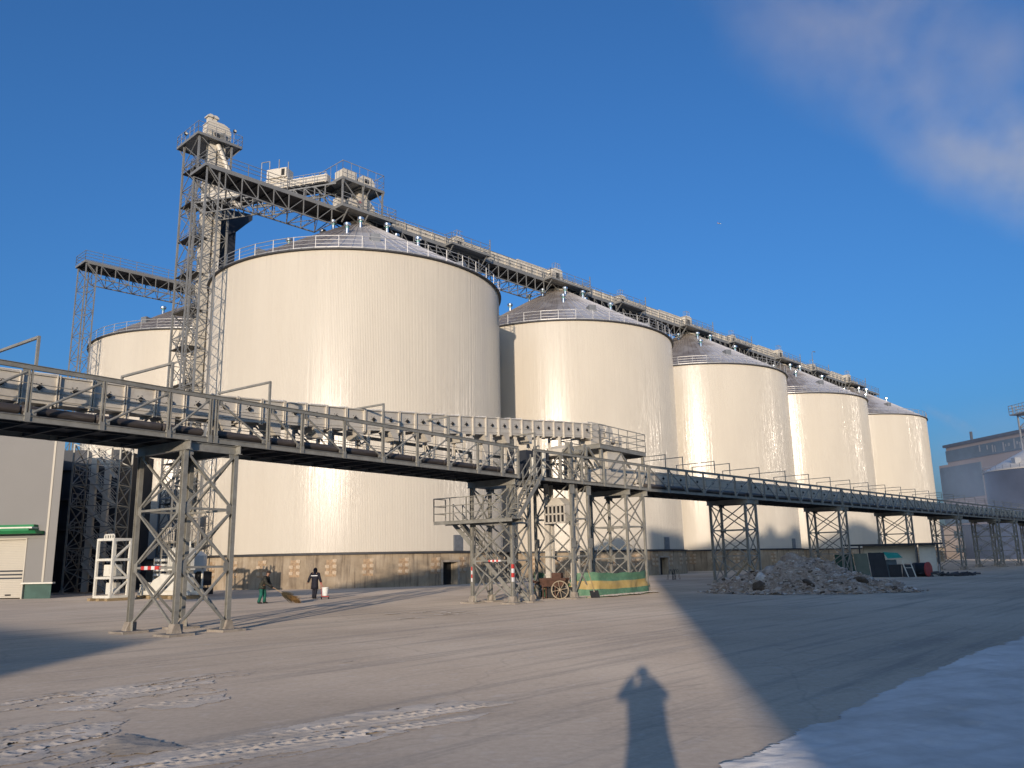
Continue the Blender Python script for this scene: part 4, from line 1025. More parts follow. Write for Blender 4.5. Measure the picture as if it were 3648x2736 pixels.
t = thing('access_stairs', 'railed platform with steps leading up to a pale door at the second row silo', 'stairs', (-29.0, 70.5, 0), math.radians(-40))
b = MB(); b.box(-1.8, 1.6, 0, 2.0, 3.9, 4.0); b.box(-1.8, -1.65, 0, .15, 0, 3.9); b.box(1.45, 1.6, 0, .15, 0, 3.9); b.box(-1.8, -1.65, 1.85, 2, 0, 3.9); b.build('platform', M['steel'], t)
b = MB(); flight(b, (.5, .0, 3.9), (2.8, -1.2, .1), .9, 15, (-.4, -.9, 0)); b.build('flight', M['steel'], t)
b = MB(); b.rail([(-1.8, 2, 4), (-1.8, 0, 4), (.3, 0, 4)], 1.2, .28, (1, .1), .025); b.rail([(1.1, 0, 4), (1.6, 0, 4), (1.6, 2, 4)], 1.2, .28, (1, .1), .025); b.build('guard_rail', M['creamfar'], t)
b = MB(); b.box(-.9, .3, 1.6, 2.0, 4.0, 6.4); b.box(-1.1, .5, 1.5, 2.1, 6.4, 6.55); b.build('door_box', M['creamfar'], t)

# ------------------------------------------------------------------ tarpaulin, cart, shovel
def cloth(b, pts, zt, segs=14, rows=9, seed=0, stripe=(.36, .66), lean=.1):
    rnd = random.Random(seed); P = []
    for p, q in zip(pts, pts[1:]):
        for i in range(segs): P.append((V(p).lerp(V(q), i / segs)))
    P.append(V(pts[-1])); n = len(P); th = .02
    Z = [z for z in zt]
    def ztop(t): 
        x = t * (len(Z) - 1); i = min(int(x), len(Z) - 2); return Z[i] + (Z[i + 1] - Z[i]) * (x - i)
    vs = []
    for side in (0, 1):
        for j in range(rows + 1):
            for i, p in enumerate(P):
                t = i / (n - 1); d = (P[min(i + 1, n - 1)] - P[max(i - 1, 0)]); d.z = 0; d.normalize(); nn = V((d.y, -d.x, 0))
                u_ = j / rows; z = ztop(t) * u_ - .02 * math.sin(i * .9) * (u_ == 1)
                w = .16 * noise.fractal((t * 9, u_ * 2.2, seed), 1., 2., 3) * math.sin(u_ * PI) + .07 * math.sin(t * 17 + u_ * 2) * (.4 + .6 * u_) + lean * (1 - u_) ** 2
                zz = z + .05 * noise.noise((t * 7, 3, seed)) * (j > 0)
                vs.append(p + nn * (w + (th if side else 0)) + V((0, 0, max(.005, zz))))
    k = (rows + 1) * n
    for j in range(rows):
        b.cur = 1 if stripe[0] <= (j + .5) / rows <= stripe[1] else 0
        o = len(b.v) 
        for i in range(n - 1):
            b.f.append((j * n + i, j * n + i + 1, (j + 1) * n + i + 1, (j + 1) * n + i)); b.f.append((k + j * n + i, k + j * n + i + 1, k + (j + 1) * n + i + 1, k + (j + 1) * n + i)); b.mi += [b.cur] * 2
    b.v += [tuple(v) for v in vs]
b = MB(); cloth(b, [(2.75, 44.6, 0), (3.15, 43.95, 0), (4.2, 44.1, 0), (6.2, 46.2, 0), (7.3, 47.9, 0), (7.75, 49.3, 0)], [.75, 1.2, 1.3, 1.22, 1.2, 1.25, 1.3], seed=3)
tag(b.build('tarpaulin', [M['tarpg'], M['tarpy']], smooth=True), 'long green tarpaulin with a yellow stripe fencing the foot of the lattice towers', 'tarpaulin', 'green and yellow tarpaulin fencing')
b = MB(); cloth(b, [(.95, 45.2, 0), (1.5, 45.6, 0), (2.1, 46.6, 0), (2.6, 46.4, 0)], [1.35, 1.25, 1.2], seed=6, segs=10, stripe=(.34, .68))
tag(b.build('tarpaulin', [M['tarpg'], M['tarpy']], smooth=True), 'short end of green and yellow tarpaulin hanging behind the handcart handles', 'tarpaulin', 'green and yellow tarpaulin fencing')
snow([(10.6, 47.5), (12.0, 44.0), (14.0, 42.2), (17.5, 41.6), (20.6, 42.6), (21.0, 44.2), (19.0, 45.4), (14, 48.5), (11, 49)], .12, .03, jag=.5, jscale=.9, seed=51, fade=.6, breakup=.25)
# snow piled along the foot of the tarpaulin
snow([(2.7, 43.6), (4.6, 43.7), (6.4, 45.5), (7.7, 47.6), (8.5, 49.4), (8.0, 49.8), (7.2, 48.2), (6.0, 46.4), (4.4, 44.5), (3, 44.3)], .12, .16, jag=.3, jscale=.9, seed=31, fade=.5)

t = thing('handcart', 'rusty brown two wheeled handcart parked at the left end of the tarpaulin', 'cart', (1.95, 43.6, 0), math.radians(-18))
b = MB(); z = .62
b.hexa([(-.55, -.3, z), (.6, -.3, z), (.6, .3, z), (-.55, .3, z), (-.68, -.38, z + .38), (.72, -.38, z + .38), (.72, .38, z + .38), (-.68, .38, z + .38)]); b.box(-.7, .74, -.41, -.37, z + .3, z + .42); b.box(-.7, .74, .37, .41, z + .3, z + .42); b.build('tray', M['cartwood'], t)
b = MB(); b.box(-.05, .45, -.25, .25, z + .4, z + .68); b.build('load_box', M['cartwood'], t)
b = MB()
for y in (-.3, .3): b.bar((-.5, y, z + .1), (-1.35, y, z + .32), .05, .07)
b.bar((-1.3, -.32, z + .3), (-1.3, .32, z + .3), .05); b.build('handles', M['cartwood'], t)
b = MB()
for x in (-.5, .15): b.box(x - .03, x + .03, -.32, -.26, 0, z); b.box(x - .03, x + .03, .26, .32, 0, z)
b.bar((.45, -.5, .46), (.45, .5, .46), .05); b.build('legs', M['cartwood'], t)
def wheel(b, c, r, ax=V((0, 1, 0)), spokes=8):
    c = V(c); pts = [c + V((math.cos(a), 0, math.sin(a))) * r for a in [2 * PI * i / 28 for i in range(29)]]
    for p, q in zip(pts, pts[1:]): b.bar(p, q, .05, .055, up=(0, 1, 0))
    for i in range(spokes): a = 2 * PI * i / spokes + .2; b.bar(c, c + V((math.cos(a), 0, math.sin(a))) * r, .025)
    b.tube(c + V((0, -.06, 0)), c + V((0, .06, 0)), .06, 10)
for y in (-.47, .47):
    b = MB(); wheel(b, (.45, y, .46), .44); b.build('wheel', M['wheel'], t)
t = thing('snow_shovel', 'black bladed snow shovel leaning against the tarpaulin', 'shovel', (4.05, 43.75, 0), math.radians(8))
b = MB(); b.tube((0, .02, .3), (-.26, .28, 1.45), .018, 8); b.build('handle', M['wood'], t)
b = MB(); b.tube((0, .02, .12), (-.03, .05, .38), .02, 8); b.build('socket', M['galv'], t)
b = MB(); b.hexa([(-.22, -.12, .01), (.25, -.12, .01), (.25, -.09, .01), (-.22, -.09, .01), (-.25, .06, .36), (.2, .06, .38), (.2, .09, .38), (-.25, .09, .36)]); b.build('blade', M['black'], t)

# ------------------------------------------------------------------ rubble heap
def heap():
    mb = MB(); cx, cy = 15.7, 45.9; n = 190; L_ = 10.6; W_ = 7.0; ax = V((.93, -.36, 0)); ay = V((.36, .93, 0)); idx = {}
    for j in range(n + 1):
        for i in range(n + 1):
            u_, v_ = (i / n - .5) * 2, (j / n - .5) * 2
            wob = .12 * noise.fractal((u_ * 2.5, v_ * 2.5, 9), 1., 2., 3)
            r = math.hypot((u_ + .12) / (1.1 if u_ > -.12 else .86), v_) + wob
            prof = max(0, 1 - r) ** .95
            h = 2.35 * prof * (.86 + .3 * noise.fractal((u_ * 2, v_ * 2, 4), 1., 2., 3))
            h *= 1 - .16 * math.exp(-((u_ + .45) / .16) ** 2)
            p = V((cx, cy, 0)) + ax * (u_ * L_ / 2) + ay * (v_ * W_ / 2)
            f = noise.ridged_multi_fractal((p.x * 1.5, p.y * 2.6, 1.5), .9, 2.2, 5, 1., 2.) - 1.1; k = noise.cell(V((p.x * 4.5, p.y * 4.5, h * 2)))
            h += (f * .11 + (k - .3) * .11) * min(1, prof * 5 + .12)
            if r > 1.04 or h < .012: continue
            idx[i, j] = len(mb.v); mb.v.append((p.x, p.y, h))
    for (i, j), a in idx.items():
        q = [idx.get(k) for k in ((i + 1, j), (i + 1, j + 1), (i, j + 1))]
        if None not in q: mb.f.append((a, *q)); mb.mi.append(0)
    t = thing('rubble_heap', 'long heap of pale frozen rubble and snow in front of the middle silos', 'rubble heap', (0, 0, 0))
    mb.build('heap', M['rubble'], t, recalc=False)
    rnd = random.Random(3)
    zs = mb.v
    for m_, cnt, nm in (('chunk', 2600, 'loose_lumps'), ('rubble', 1400, 'broken_bits'), ('clod', 420, 'dark_lumps'), ('snow', 260, 'snow_lumps')):
        c = MB()
        for k in range(cnt):
            x, y, z = zs[rnd.randrange(len(zs))]; s_ = rnd.choice((.03, .04, .04, .06, .06, .09, .14)) * rnd.uniform(.7, 1.3)
            if rnd.random() < .22: e = rnd.gauss(0, .35); x += (x - cx) * .09 * rnd.random() * 1.8; y += (y - cy) * .09 * rnd.random() * 1.8; z = min(z, .04)
            rock(c, (x + rnd.uniform(-.1, .1), y + rnd.uniform(-.1, .1), z + s_ * .1), s_, rnd, .45)
        o = c.build(nm, M[m_], t); o['kind'] = 'stuff'
    global HEAP; HEAP = zs
    return t
def hz(x, y): return min(HEAP, key=lambda p: (p[0] - x) ** 2 + (p[1] - y) ** 2)[2]
def rock(b, c, s_, rnd, flat=1.):
    n, m_ = 7, 4; vs = []; R_ = Matrix.Rotation(rnd.uniform(0, 6), 3, 'Z') @ Matrix.Rotation(rnd.uniform(-.7, .7), 3, 'X')
    for j in range(m_ + 1):
        for i in range(n):
            a, e = 2 * PI * i / n, PI * (j / m_ - .5); r = s_ * rnd.uniform(.72, 1.15)
            vs.append(V(c) + R_ @ V((r * math.cos(e) * math.cos(a) * 1.25, r * math.cos(e) * math.sin(a), r * math.sin(e) * flat)))
    b.add(vs, [(j * n + i, j * n + (i + 1) % n, (j + 1) * n + (i + 1) % n, (j + 1) * n + i) for j in range(m_) for i in range(n)])
heap()
rnd = random.Random(12)
def boulder(label, loc, s_, m, flat=.8):
    b = MB(); vsave = rnd.random(); rock(b, (0, 0, 0), s_, random.Random(vsave), flat); o = b.build('boulder', M[m], smooth=False); o.location = loc
    sub = o.modifiers.new('s', 'SUBSURF'); sub.levels = sub.render_levels = 2
    tx = bpy.data.textures.new('boulder_noise', 'CLOUDS'); tx.noise_scale = s_ * .5; d = o.modifiers.new('d', 'DISPLACE'); d.texture = tx; d.strength = s_ * .45
    tag(o, label, 'boulder', 'large lumps on the rubble heap')
for lab, x, y, s_, m_, fl in (('dark brown rounded lump on the left slope of the rubble heap', 12.75, 44.3, .48, 'clod', .85), ('pale snowy block just above the brown lump on the rubble heap', 13.1, 45.3, .42, 'snow', .7),
        ('pale broken slab left of the heap crest', 13.75, 45.6, .42, 'chunk', .7), ('large brownish block crowning the rubble heap', 14.9, 45.9, .6, 'rubble', .5),
        ('dark lump low on the front of the rubble heap', 15.0, 43.4, .4, 'clod', .4), ('second dark lump at the right foot of the rubble heap', 17.6, 43.3, .42, 'clod', .35)):
    boulder(lab, (x, y, hz(x, y) + s_ * .12), s_, m_, fl)
b = MB(); b.bar((11.9, 48.2, .1), (13.6, 49.5, 1.6), .09); b.bar((13.4, 49.6, 1.7), (14.1, 49.3, 1.0), .09)
tag(b.build('broken_timber', M['wood']), 'pair of broken pale timbers sticking up behind the left side of the heap', 'timber')

# ------------------------------------------------------------------ shed and clutter at right
t = thing('lean_to_shed', 'pale walled lean to shed with dark flat roof right of the rubble heap', 'shed', (30.3, 74.5, 0), math.radians(-26))
b = MB(); b.box(.4, 4.6, 1.2, 1.35, 1.0, 2.6); b.box(4.9, 6.2, .4, .5, 0, 2.6); b.box(.4, .5, 1.2, 4, 0, 2.6); b.box(6.1, 6.2, .5, 4, 0, 2.6); b.build('wall', M['white'], t)
b = MB(); b.box(-1.2, 6.8, -.6, 4.4, 2.62, 2.74); b.build('roof', M['dark'], t)
for x in (.2, 4.75, 6.35):
    b = MB(); b.box(x - .06, x + .06, -.2, -.08, 0, 2.62); b.build('post', M['steeldark'], t)
def sheet(name, label, x0, x1, ya, yb, h, m, n=8, seed=0, cat='sheet', group='sheets and covers leaning by the shed'):
    """leaning sheet with a little warp and thickness"""
    b = MB(); vs = []
    for side in (0, .05):
        for j in range(5):
            for i in range(n + 1):
                u_, v_ = i / n, j / 4
                vs.append((x0 + (x1 - x0) * u_ + .05 * noise.noise((v_ * 2, seed, 0)), ya + (yb - ya) * u_ + v_ * .45 + side + .06 * noise.noise((u_ * 3, v_ * 2, seed)), h * v_ + .04 * noise.noise((u_ * 5, 0, seed)) * v_))
    k = 5 * (n + 1)
    for o in (0, k):
        for j in range(4):
            for i in range(n): a = o + j * (n + 1) + i; b.f.append((a, a + 1, a + n + 2, a + n + 1)); b.mi.append(0)
    for i in range(n):
        for j in (0, 4): a = j * (n + 1) + i; b.f.append((a, a + 1, k + a + 1, k + a)); b.mi.append(0)
    for j in range(4):
        for i in (0, n): a = j * (n + 1) + i; b.f.append((a, a + n + 1, k + a + n + 1, k + a)); b.mi.append(0)
    b.v += vs; tag(b.build(name, M[m]), label, cat, group)
sheet('leaning_sheet', 'dark green sheet leaning behind the legs of the second shaded tower', 27.4, 28.6, 71.8, 71.0, 1.9, 'gsheet', seed=1)
sheet('leaning_sheet', 'grey green sheet leaning right of the dark green one', 28.65, 29.55, 70.9, 70.3, 1.95, 'olive', seed=2)
sheet('leaning_sheet', 'tall black cover leaning right of the grey green sheet', 29.6, 30.7, 70.2, 69.6, 2.0, 'navy', seed=3)
sheet('leaning_sheet', 'low blue grey sheet below the teal awning', 30.8, 31.6, 69.9, 69.5, 1.4, 'blu', seed=4)
sheet('awning_cloth', 'torn teal awning cloth hung over the blue grey sheet', 31.4, 33.1, 69.9, 69.3, .01, 'tealsheet', seed=5, cat='awning', group=None) if False else None
b = MB(); b.hexa([(30.75, 69.6, 1.5), (31.75, 69.1, 1.55), (31.8, 69.15, 1.55), (30.8, 69.65, 1.5), (30.65, 70.2, 2.05), (31.75, 69.9, 1.95), (31.75, 69.95, 1.95), (30.65, 70.25, 2.05)])
tag(b.build('awning_cloth', M['tealsheet']), 'torn teal awning cloth hung over the blue grey sheet', 'awning')
t = thing('frame_ladder', 'pale narrow ladder frame leaning on the low dark boxes', 'ladder', (31.75, 68.4, 0), math.radians(-20))
b = MB(); b.bar((0, 0, 0), (-.35, .35, 1.3), .06); b.bar((.55, 0, 0), (.25, .35, 1.3), .06); b.bar((-.35, .35, 1.3), (.25, .35, 1.3), .06); b.bar((-.2, .2, .75), (.4, .2, .75), .04); b.build('rails', M['white'], t)
for i, (x, y, w, h, m, lab) in enumerate(((31.3, 69.6, .9, .95, 'navy', 'low dark box behind the pale ladder frame'), (32.3, 69.3, .9, .95, 'dark', 'low dark crate between the ladder frame and the drum'))):
    b = MB(); b.box(-w / 2, w / 2, 0, .9, 0, h); b.box(-w / 2 - .03, w / 2 + .03, -.03, .93, h, h + .05)
    for k in range(3): b.box(-w / 2 + .06 + k * w / 3, -w / 2 + .06 + k * w / 3 + .1, -.02, 0, .05, h - .05)
    o = b.build('storage_box', M[m]); o.location = (x, y, 0); o.rotation_euler = (0, 0, -.35); tag(o, lab, 'box', 'storage boxes by the shed')
t = thing('cable_drum', 'large drum with faded red face lying on its side right of the shed', 'drum', (33.65, 68.9, .58), math.radians(-52))
b = MB(); b.tube((-1.15, 0, 0), (-.05, 0, 0), .55, 28); b.build('drum_body', M['navy'], t)
b = MB(); b.tube((-.05, 0, 0), (.06, 0, 0), .6, 28); b.build('red_face', M['redpaint'], t)
t = thing('scrap_pile', 'low pile of dark scrap metal and planks right of the red drum', 'scrap pile', (34.3, 69.4, 0)); b = MB(); r2 = random.Random(9)
for k in range(60):
    x, y = r2.uniform(-1.6, 3.2), r2.uniform(-.6, 1.0); l = r2.uniform(.2, 1.1); a = r2.uniform(-.6, .6)
    b.bar((x, y, r2.uniform(.03, .3)), (x + l * math.cos(a), y + l * math.sin(a), r2.uniform(.03, .35)), r2.uniform(.05, .3), r2.uniform(.03, .15))
b.build('scrap', M['steeldark'], t)
b = MB(); b.box(.5, .58, 0, .1, .1, 1.0); b.bar((-.2, 0, .3), (.4, -.2, .15), .3, .05); b.build('pale_bits', M['galv'], t)
b = MB()
for k in range(7): a = r2.uniform(0, 3); b.path([(.3 * math.cos(a) * j / 3 + .05 * k, .3 * math.sin(a) * j / 3, .9 * math.sin(PI * j / 6)) for j in range(7)], .015)
o = b.build('wire_coil', M['black']); o.location = (13.9, 75.0, 0); tag(o, 'tangle of dark wire beside the doorway of the second silo', 'wire')

# ------------------------------------------------------------------ far buildings at right
t = thing('drab_block', 'drab two storey flat roofed block in the haze right of the farthest silo', 'building', (109.6, 214.0, 0), math.radians(-4))
b = MB(); b.box(0, 34, 0, 12, 0, 8.3); b.build('wall', M['brickgrey'], t)
b = MB(); b.box(-.3, 34.3, -.3, 12.3, 8.3, 8.55); b.build('roof', M['dark'], t)
for z in (1.6, 5.2):
    for i in range(7):
        f = MB(); x = 2.4 + 4.4 * i; f.box(x, x + 2.1, -.05, .02, z, z + 1.8)
        w = f.build('window', M['glass'], t); f = MB()
        for xx in (x, x + .7, x + 1.4, x + 2.05): f.box(xx, xx + .06, -.09, -.052, z, z + 1.8)
        f.build('frame', M['brickgrey'], w)
b = MB(); b.box(1.5, 5.5, -.9, 0, 2.9, 3.1); b.box(-3, 0, 1, 8, 0, 3.2); b.build('annex', M['brickgrey'], t)
t = thing('factory_hall', 'tall brown factory hall with broken glazing band along its roofline at the right edge', 'building', (171, 331, 0), math.atan2(-46, 7))
b = MB(); b.box(0, 110, 0, 60, 0, 35.5); b.box(5, 110, .3, 60, 35.5, 42.2); b.build('wall', M['fact'], t)
b = MB(); b.box(4.4, 110.5, -.6, 60.5, 42.2, 43.2); b.build('roof', M['dark'], t)
b = MB(); b.box(5, 110, -.1, .28, 36.4, 40.8); b.build('glazing_band', M['tealwin'], t)
b = MB(); r2 = random.Random(5)
for k in range(22):
    x = 24 + k * 1.35
    if r2.random() < .72: b.box(x, x + r2.uniform(.3, .8), -.16, -.11, 36.6 + r2.uniform(0, 2.), 38.9 + r2.uniform(0, 1.8))
b.build('broken_pane', M['wallpanel'], t)
b = MB(); b.box(1, 24, -.3, -.01, 22, 34.5); b.build('dark_glazing', M['tealwin'], t)
b = MB(); b.box(0, 110, -.5, -.02, 12.5, 16); b.build('lower_band', M['tealwin'], t)
b = MB(); b.tube((13, 6, 43), (13, 6, 47.5), .5, 12); b.tube((62, 6, 43), (62, 6, 47), .7, 12); b.build('chimney', M['dark'], t)
t = thing('dark_grain_silo', 'silo toned dark for hazy shade, with snowy cone roof at the right edge', 'silo', (123.6, 192, 0))
b = MB(); n = 120; b.lathe([(12.4, 0), (12.4, 20.0)], n); b.build('wall', M['shadesilo'], t, smooth=True)
for k in range(14): pass
b = MB(); b.lathe([(12.7, 19.9), (12.8, 20.1), (1.2, 26.2), (1.2, 27), (0, 27)], 72); b.build('roof', M['creamfar'], t)
b = MB(); b.rail([(12.6 * math.cos(a), 12.6 * math.sin(a), 20.0) for a in [2 * PI * i / 40 for i in range(40)]], 1.1, 2., (1, .5), .03, closed=True, post=.06); b.box(-9.6, -8.2, -5, -3.6, 21, 22.6); b.build('guard_rail', M['galv'], t)
t = thing('elevator_tower', 'distant lattice elevator tower with pale head at the right edge', 'lattice tower', (131.2, 204, 0), math.radians(8))
shaft(t, 0, 6, 0, 6, 0, 36, 11, .3, .14, 'steelfar', 'x', foot=False)
b = MB(); b.box(-1.5, 8, -1.5, 7, 36, 36.3); b.rail([(-1.5, -1.5, 36.3), (8, -1.5, 36.3), (8, 7, 36.3), (-1.5, 7, 36.3)], 2.2, 1.2, (1, .66, .33), .05, closed=True, post=.1); b.build('top_platform', M['steelfar'], t)
b = MB(); b.box(2.2, 3.4, 1, 2.2, 0, 36.5); b.box(4.0, 5.2, 1, 2.2, 0, 36.5); b.prism([(1.6, 36.4), (6, 36.4), (6, 39), (5, 40.4), (2.4, 40.4), (1.6, 39.4)], 'y', .6, 3); b.build('elevator_leg', M['creamfar'], t)
b = MB()
for z in (6, 12, 18, 24, 30): b.box(0, 6, 0, 6, z, z + .2)
b.build('landing', M['deck'], t)

# ------------------------------------------------------------------ people
def skin(name, V_, E_, R_, m, parent, sub=2, root=0):
    me = bpy.data.meshes.new(name); bm = bmesh.new(); ly = bm.verts.layers.skin.verify()
    vs = [bm.verts.new(v) for v in V_]
    for v, r in zip(vs, R_): v[ly].radius = (r, r) if not isinstance(r, tuple) else r
    vs[root][ly].use_root = True
    for a, c in E_: bm.edges.new((vs[a], vs[c]))
    bm.to_mesh(me); bm.free(); me.materials.append(M[m])
    o = bpy.data.objects.new(name, me); COL.objects.link(o); o.parent = parent
    k = o.modifiers.new('skin', 'SKIN'); k.use_smooth_shade = True
    s_ = o.modifiers.new('sub', 'SUBSURF'); s_.levels = s_.render_levels = sub
    return o
def loft(b, pts, rad, n=16):
    """closed tube through centres with elliptical rings, side axis kept near x"""
    pts = [V(p) for p in pts]; vs = []
    for i, (p, r) in enumerate(zip(pts, rad)):
        d = (pts[min(i + 1, len(pts) - 1)] - pts[max(i - 1, 0)]).normalized(); rx, ry = r if isinstance(r, tuple) else (r, r)
        x = V((1, 0, 0)); x = (x - d * x.dot(d)); x = x.normalized() if x.length > .2 else V((0, 1, 0)).cross(d).normalized(); y = d.cross(x)
        vs += [p + x * (rx * math.cos(2 * PI * k / n)) + y * (ry * math.sin(2 * PI * k / n)) for k in range(n)]
    m_ = len(pts); b.add(vs, [(j * n + k, j * n + (k + 1) % n, (j + 1) * n + (k + 1) % n, (j + 1) * n + k) for j in range(m_ - 1) for k in range(n)] + [tuple(range(n - 1, -1, -1)), tuple(range((m_ - 1) * n, m_ * n))])
def person(label, loc, rz, J, cloth_, extra=None):
    """J: joints (metres, facing local -y). One skinned body with fingered hands; garments are skins just outside it."""
    t = thing('person', label, 'person', loc, rz)
    Vb, E, R = [], [], []
    def ad(p, r, pa=None):
        Vb.append(V(p)); R.append(r)
        if pa is not None: E.append((pa, len(Vb) - 1))
        return len(Vb) - 1
    pel = ad(J['pelvis'], .13); ch = ad(V(J['pelvis']).lerp(V(J['neck']), .55), .14, pel); nk0 = ad(V(J['pelvis']).lerp(V(J['neck']), .88), .11, ch)
    nk = ad(J['neck'], .055, nk0); hd = V(J['head']); h0 = ad(hd - V((0, 0, .05)) , .078, nk); h1 = ad(hd + V((0, 0, .05)), .092, h0); ad(hd + V((0, 0, .11)), .07, h1)
    for sd in ('L', 'R'):
        sh = ad(J['sh' + sd], .065, nk0); el = ad(J['el' + sd], .045, sh); wr = ad(J['wr' + sd], .03, el)
        d = (V(J['ha' + sd]) - V(J['wr' + sd])); pl = ad(V(J['wr' + sd]) + d * .45, (.034, .022), wr)
        s_ = d.normalized().cross(V((0, 0, 1)) if abs(d.normalized().z) < .9 else V((0, 1, 0))).normalized(); c_ = s_.cross(d.normalized())
        for i, l in enumerate((.075, .085, .08, .062)):
            o = s_ * ((i - 1.5) * .019); k1 = ad(V(J['wr' + sd]) + d * .95 + o, .009, pl); ad(Vb[k1] + d.normalized() * l * .6 + c_ * .035, .008, k1)
        k1 = ad(V(J['wr' + sd]) + d * .4 - s_ * .045, .011, pl); ad(Vb[k1] + d.normalized() * .04 - s_ * .012 + c_ * .02, .009, k1)
        hp = ad(J['hp' + sd], .085, pel); kn = ad(J['kn' + sd], .06, hp); an = ad(J['an' + sd], .042, kn); ad(V(J['an' + sd]) + V(J.get('toe', (0, -.16, -.05))), .036, an)
    skin('body', Vb, E, R, 'skin', t)
    P = V(J['pelvis'])
    # coat: lofted torso and sleeves
    n0 = V(J['neck']); hem = cloth_.get('hem', .12); fl = cloth_.get('flare', 1.); wd = cloth_.get('wide', 1.); b = MB()
    loft(b, [P - V((0, 0, hem)), P - V((0, 0, hem * .5)), P + V((0, 0, .08)), P.lerp(n0, .5), P.lerp(n0, .78), P.lerp(n0, .92), n0 + V((0, 0, .02)), n0 + V((0, 0, .05))],
         [(.225 * fl, .175 * fl), (.215 * fl, .165 * fl), (.195 * wd, .15), (.215 * wd, .155), (.225 * wd, .14), (.17 * wd, .11), (.085, .08), (.075, .075)])
    for sd in ('L', 'R'): loft(b, [V(J['sh' + sd]).lerp(n0, .3), V(J['sh' + sd]), V(J['sh' + sd]).lerp(V(J['el' + sd]), .5), V(J['el' + sd]), V(J['el' + sd]).lerp(V(J['wr' + sd]), .5), V(J['wr' + sd])], [.085, .098, .085, .078, .07, .06], n=12)
    b.build('coat', M[cloth_['coat']], t, smooth=True)
    b = MB()
    for sd in ('L', 'R'):
        h_, k_, a_ = V(J['hp' + sd]), V(J['kn' + sd]), V(J['an' + sd])
        loft(b, [h_ + V((0, 0, .03)), h_ - V((0, 0, .02)), h_.lerp(k_, .5), k_, k_.lerp(a_, .5), a_ + V((0, 0, -.01))], [.10, .112, .105, .088, .08, .085], n=12)
    b.build('trousers', M[cloth_['legs']], t, smooth=True)
    for sd in ('L', 'R'):
        a = V(J['an' + sd]); tv = V(J.get('toe', (0, -.16, -.05))); tv.z = 0; b = MB(); z = a.z - .045
        loft(b, [a - tv * .45 + V((0, 0, -.045)), a - tv * .3 + V((0, 0, -.03)), a + tv * .2 + V((0, 0, -.025)), a + tv * .8 + V((0, 0, -.045)), a + tv * 1.15 + V((0, 0, -.055)), a + tv * 1.25 + V((0, 0, -.06))], [(.02, .02), (.045, .05), (.05, .06), (.052, .04), (.04, .03), (.01, .01)], n=12)
        b.build('boot', M['boot'], t, smooth=True)
    b = MB()
    if cloth_.get('hood'):
        loft(b, [n0 + V((0, 0, -.01)), hd + V((0, .02, -.10)), hd + V((0, .025, -.02)), hd + V((0, .025, .06)), hd + V((0, .02, .12)), hd + V((0, .02, .155))], [(.10, .095), (.108, .11), (.118, .125), (.112, .12), (.075, .08), (.01, .01)]); b.build('hood', M[cloth_['coat']], t, smooth=True)
    else:
        loft(b, [hd + V((0, 0, .035)), hd + V((0, 0, .08)), hd + V((0, .005, .125)), hd + V((0, .005, .15)), hd + V((0, .005, .158))], [(.103, .11), (.106, .113), (.09, .095), (.045, .05), (.005, .005)])
        loft(b, [hd + V((0, -.09, .045)), hd + V((0, -.13, .04)), hd + V((0, -.165, .03))], [(.07, .012), (.068, .01), (.03, .006)]); b.build('cap', M[cloth_.get('hat', 'hat')], t, smooth=True)
    # face
    b = MB(); fw = V((0, -1, 0)); b.tube(hd + fw * .085 + V((0, 0, -.005)), hd + fw * .115 + V((0, 0, -.03)), .012, 6); b.build('nose', M['skin'], t, smooth=True)
    b = MB()
    for s_ in (-1, 1): b.box(hd.x + s_ * .034 - .012, hd.x + s_ * .034 + .012, hd.y - .098, hd.y - .086, hd.z + .01, hd.z + .022)
    b.box(hd.x - .022, hd.x + .022, hd.y - .092, hd.y - .08, hd.z - .062, hd.z - .054); b.build('face_features', M['boot'], t)
    return t
p1 = dict(pelvis=(0, .03, .90), neck=(0, -.20, 1.38), head=(0, -.29, 1.53), shL=(.19, -.17, 1.32), shR=(-.19, -.17, 1.32), elL=(.24, -.24, 1.05), elR=(-.27, -.36, 1.04), wrL=(.02, -.44, .96), wrR=(-.11, -.62, .81),
          haL=(-.07, -.52, .92), haR=(-.06, -.74, .76), hpL=(.1, .03, .86), hpR=(-.1, .03, .86), knL=(.13, -.06, .48), knR=(-.13, .0, .48), anL=(.16, -.04, .09), anR=(-.14, .12, .09))
person('person in dark camouflage jacket and green trousers sweeping with a long broom', (-13.35, 44.6, 0), math.radians(78), p1, dict(coat='camo', legs='greentrouser', hem=.16))
t = thing('broom', 'long twig broom held by the person in green trousers, its brush on the ground', 'broom', (-13.35, 44.6, 0), math.radians(78))
b = MB(); A_, B_ = V((-.1, -.42, .97)), V((.0, -1.15, .50)); b.tube(A_ + (A_ - B_) * .25, B_, .018, 8); b.build('stick', M['wood'], t)
b = MB(); C_ = V((.05, -2.15, .05)); r2 = random.Random(2)
for m_, sc in (('twigd', 0), ('twig', 1)):
    b = MB()
    for k in range(150):
        o = V((r2.gauss(0, 1), r2.gauss(0, .4), r2.gauss(0, 1)))
        s0 = B_ + o * .035 + (C_ - B_) * (0 if not sc else .3); e0 = C_.lerp(B_, .45 if not sc else r2.uniform(0, .25)) + o * (.12 if not sc else .1); e0.z = max(.015, e0.z)
        b.tube(s0, e0, .009, 4, r2=.004)
    b.build('brush' if sc else 'binding', M[m_], t)
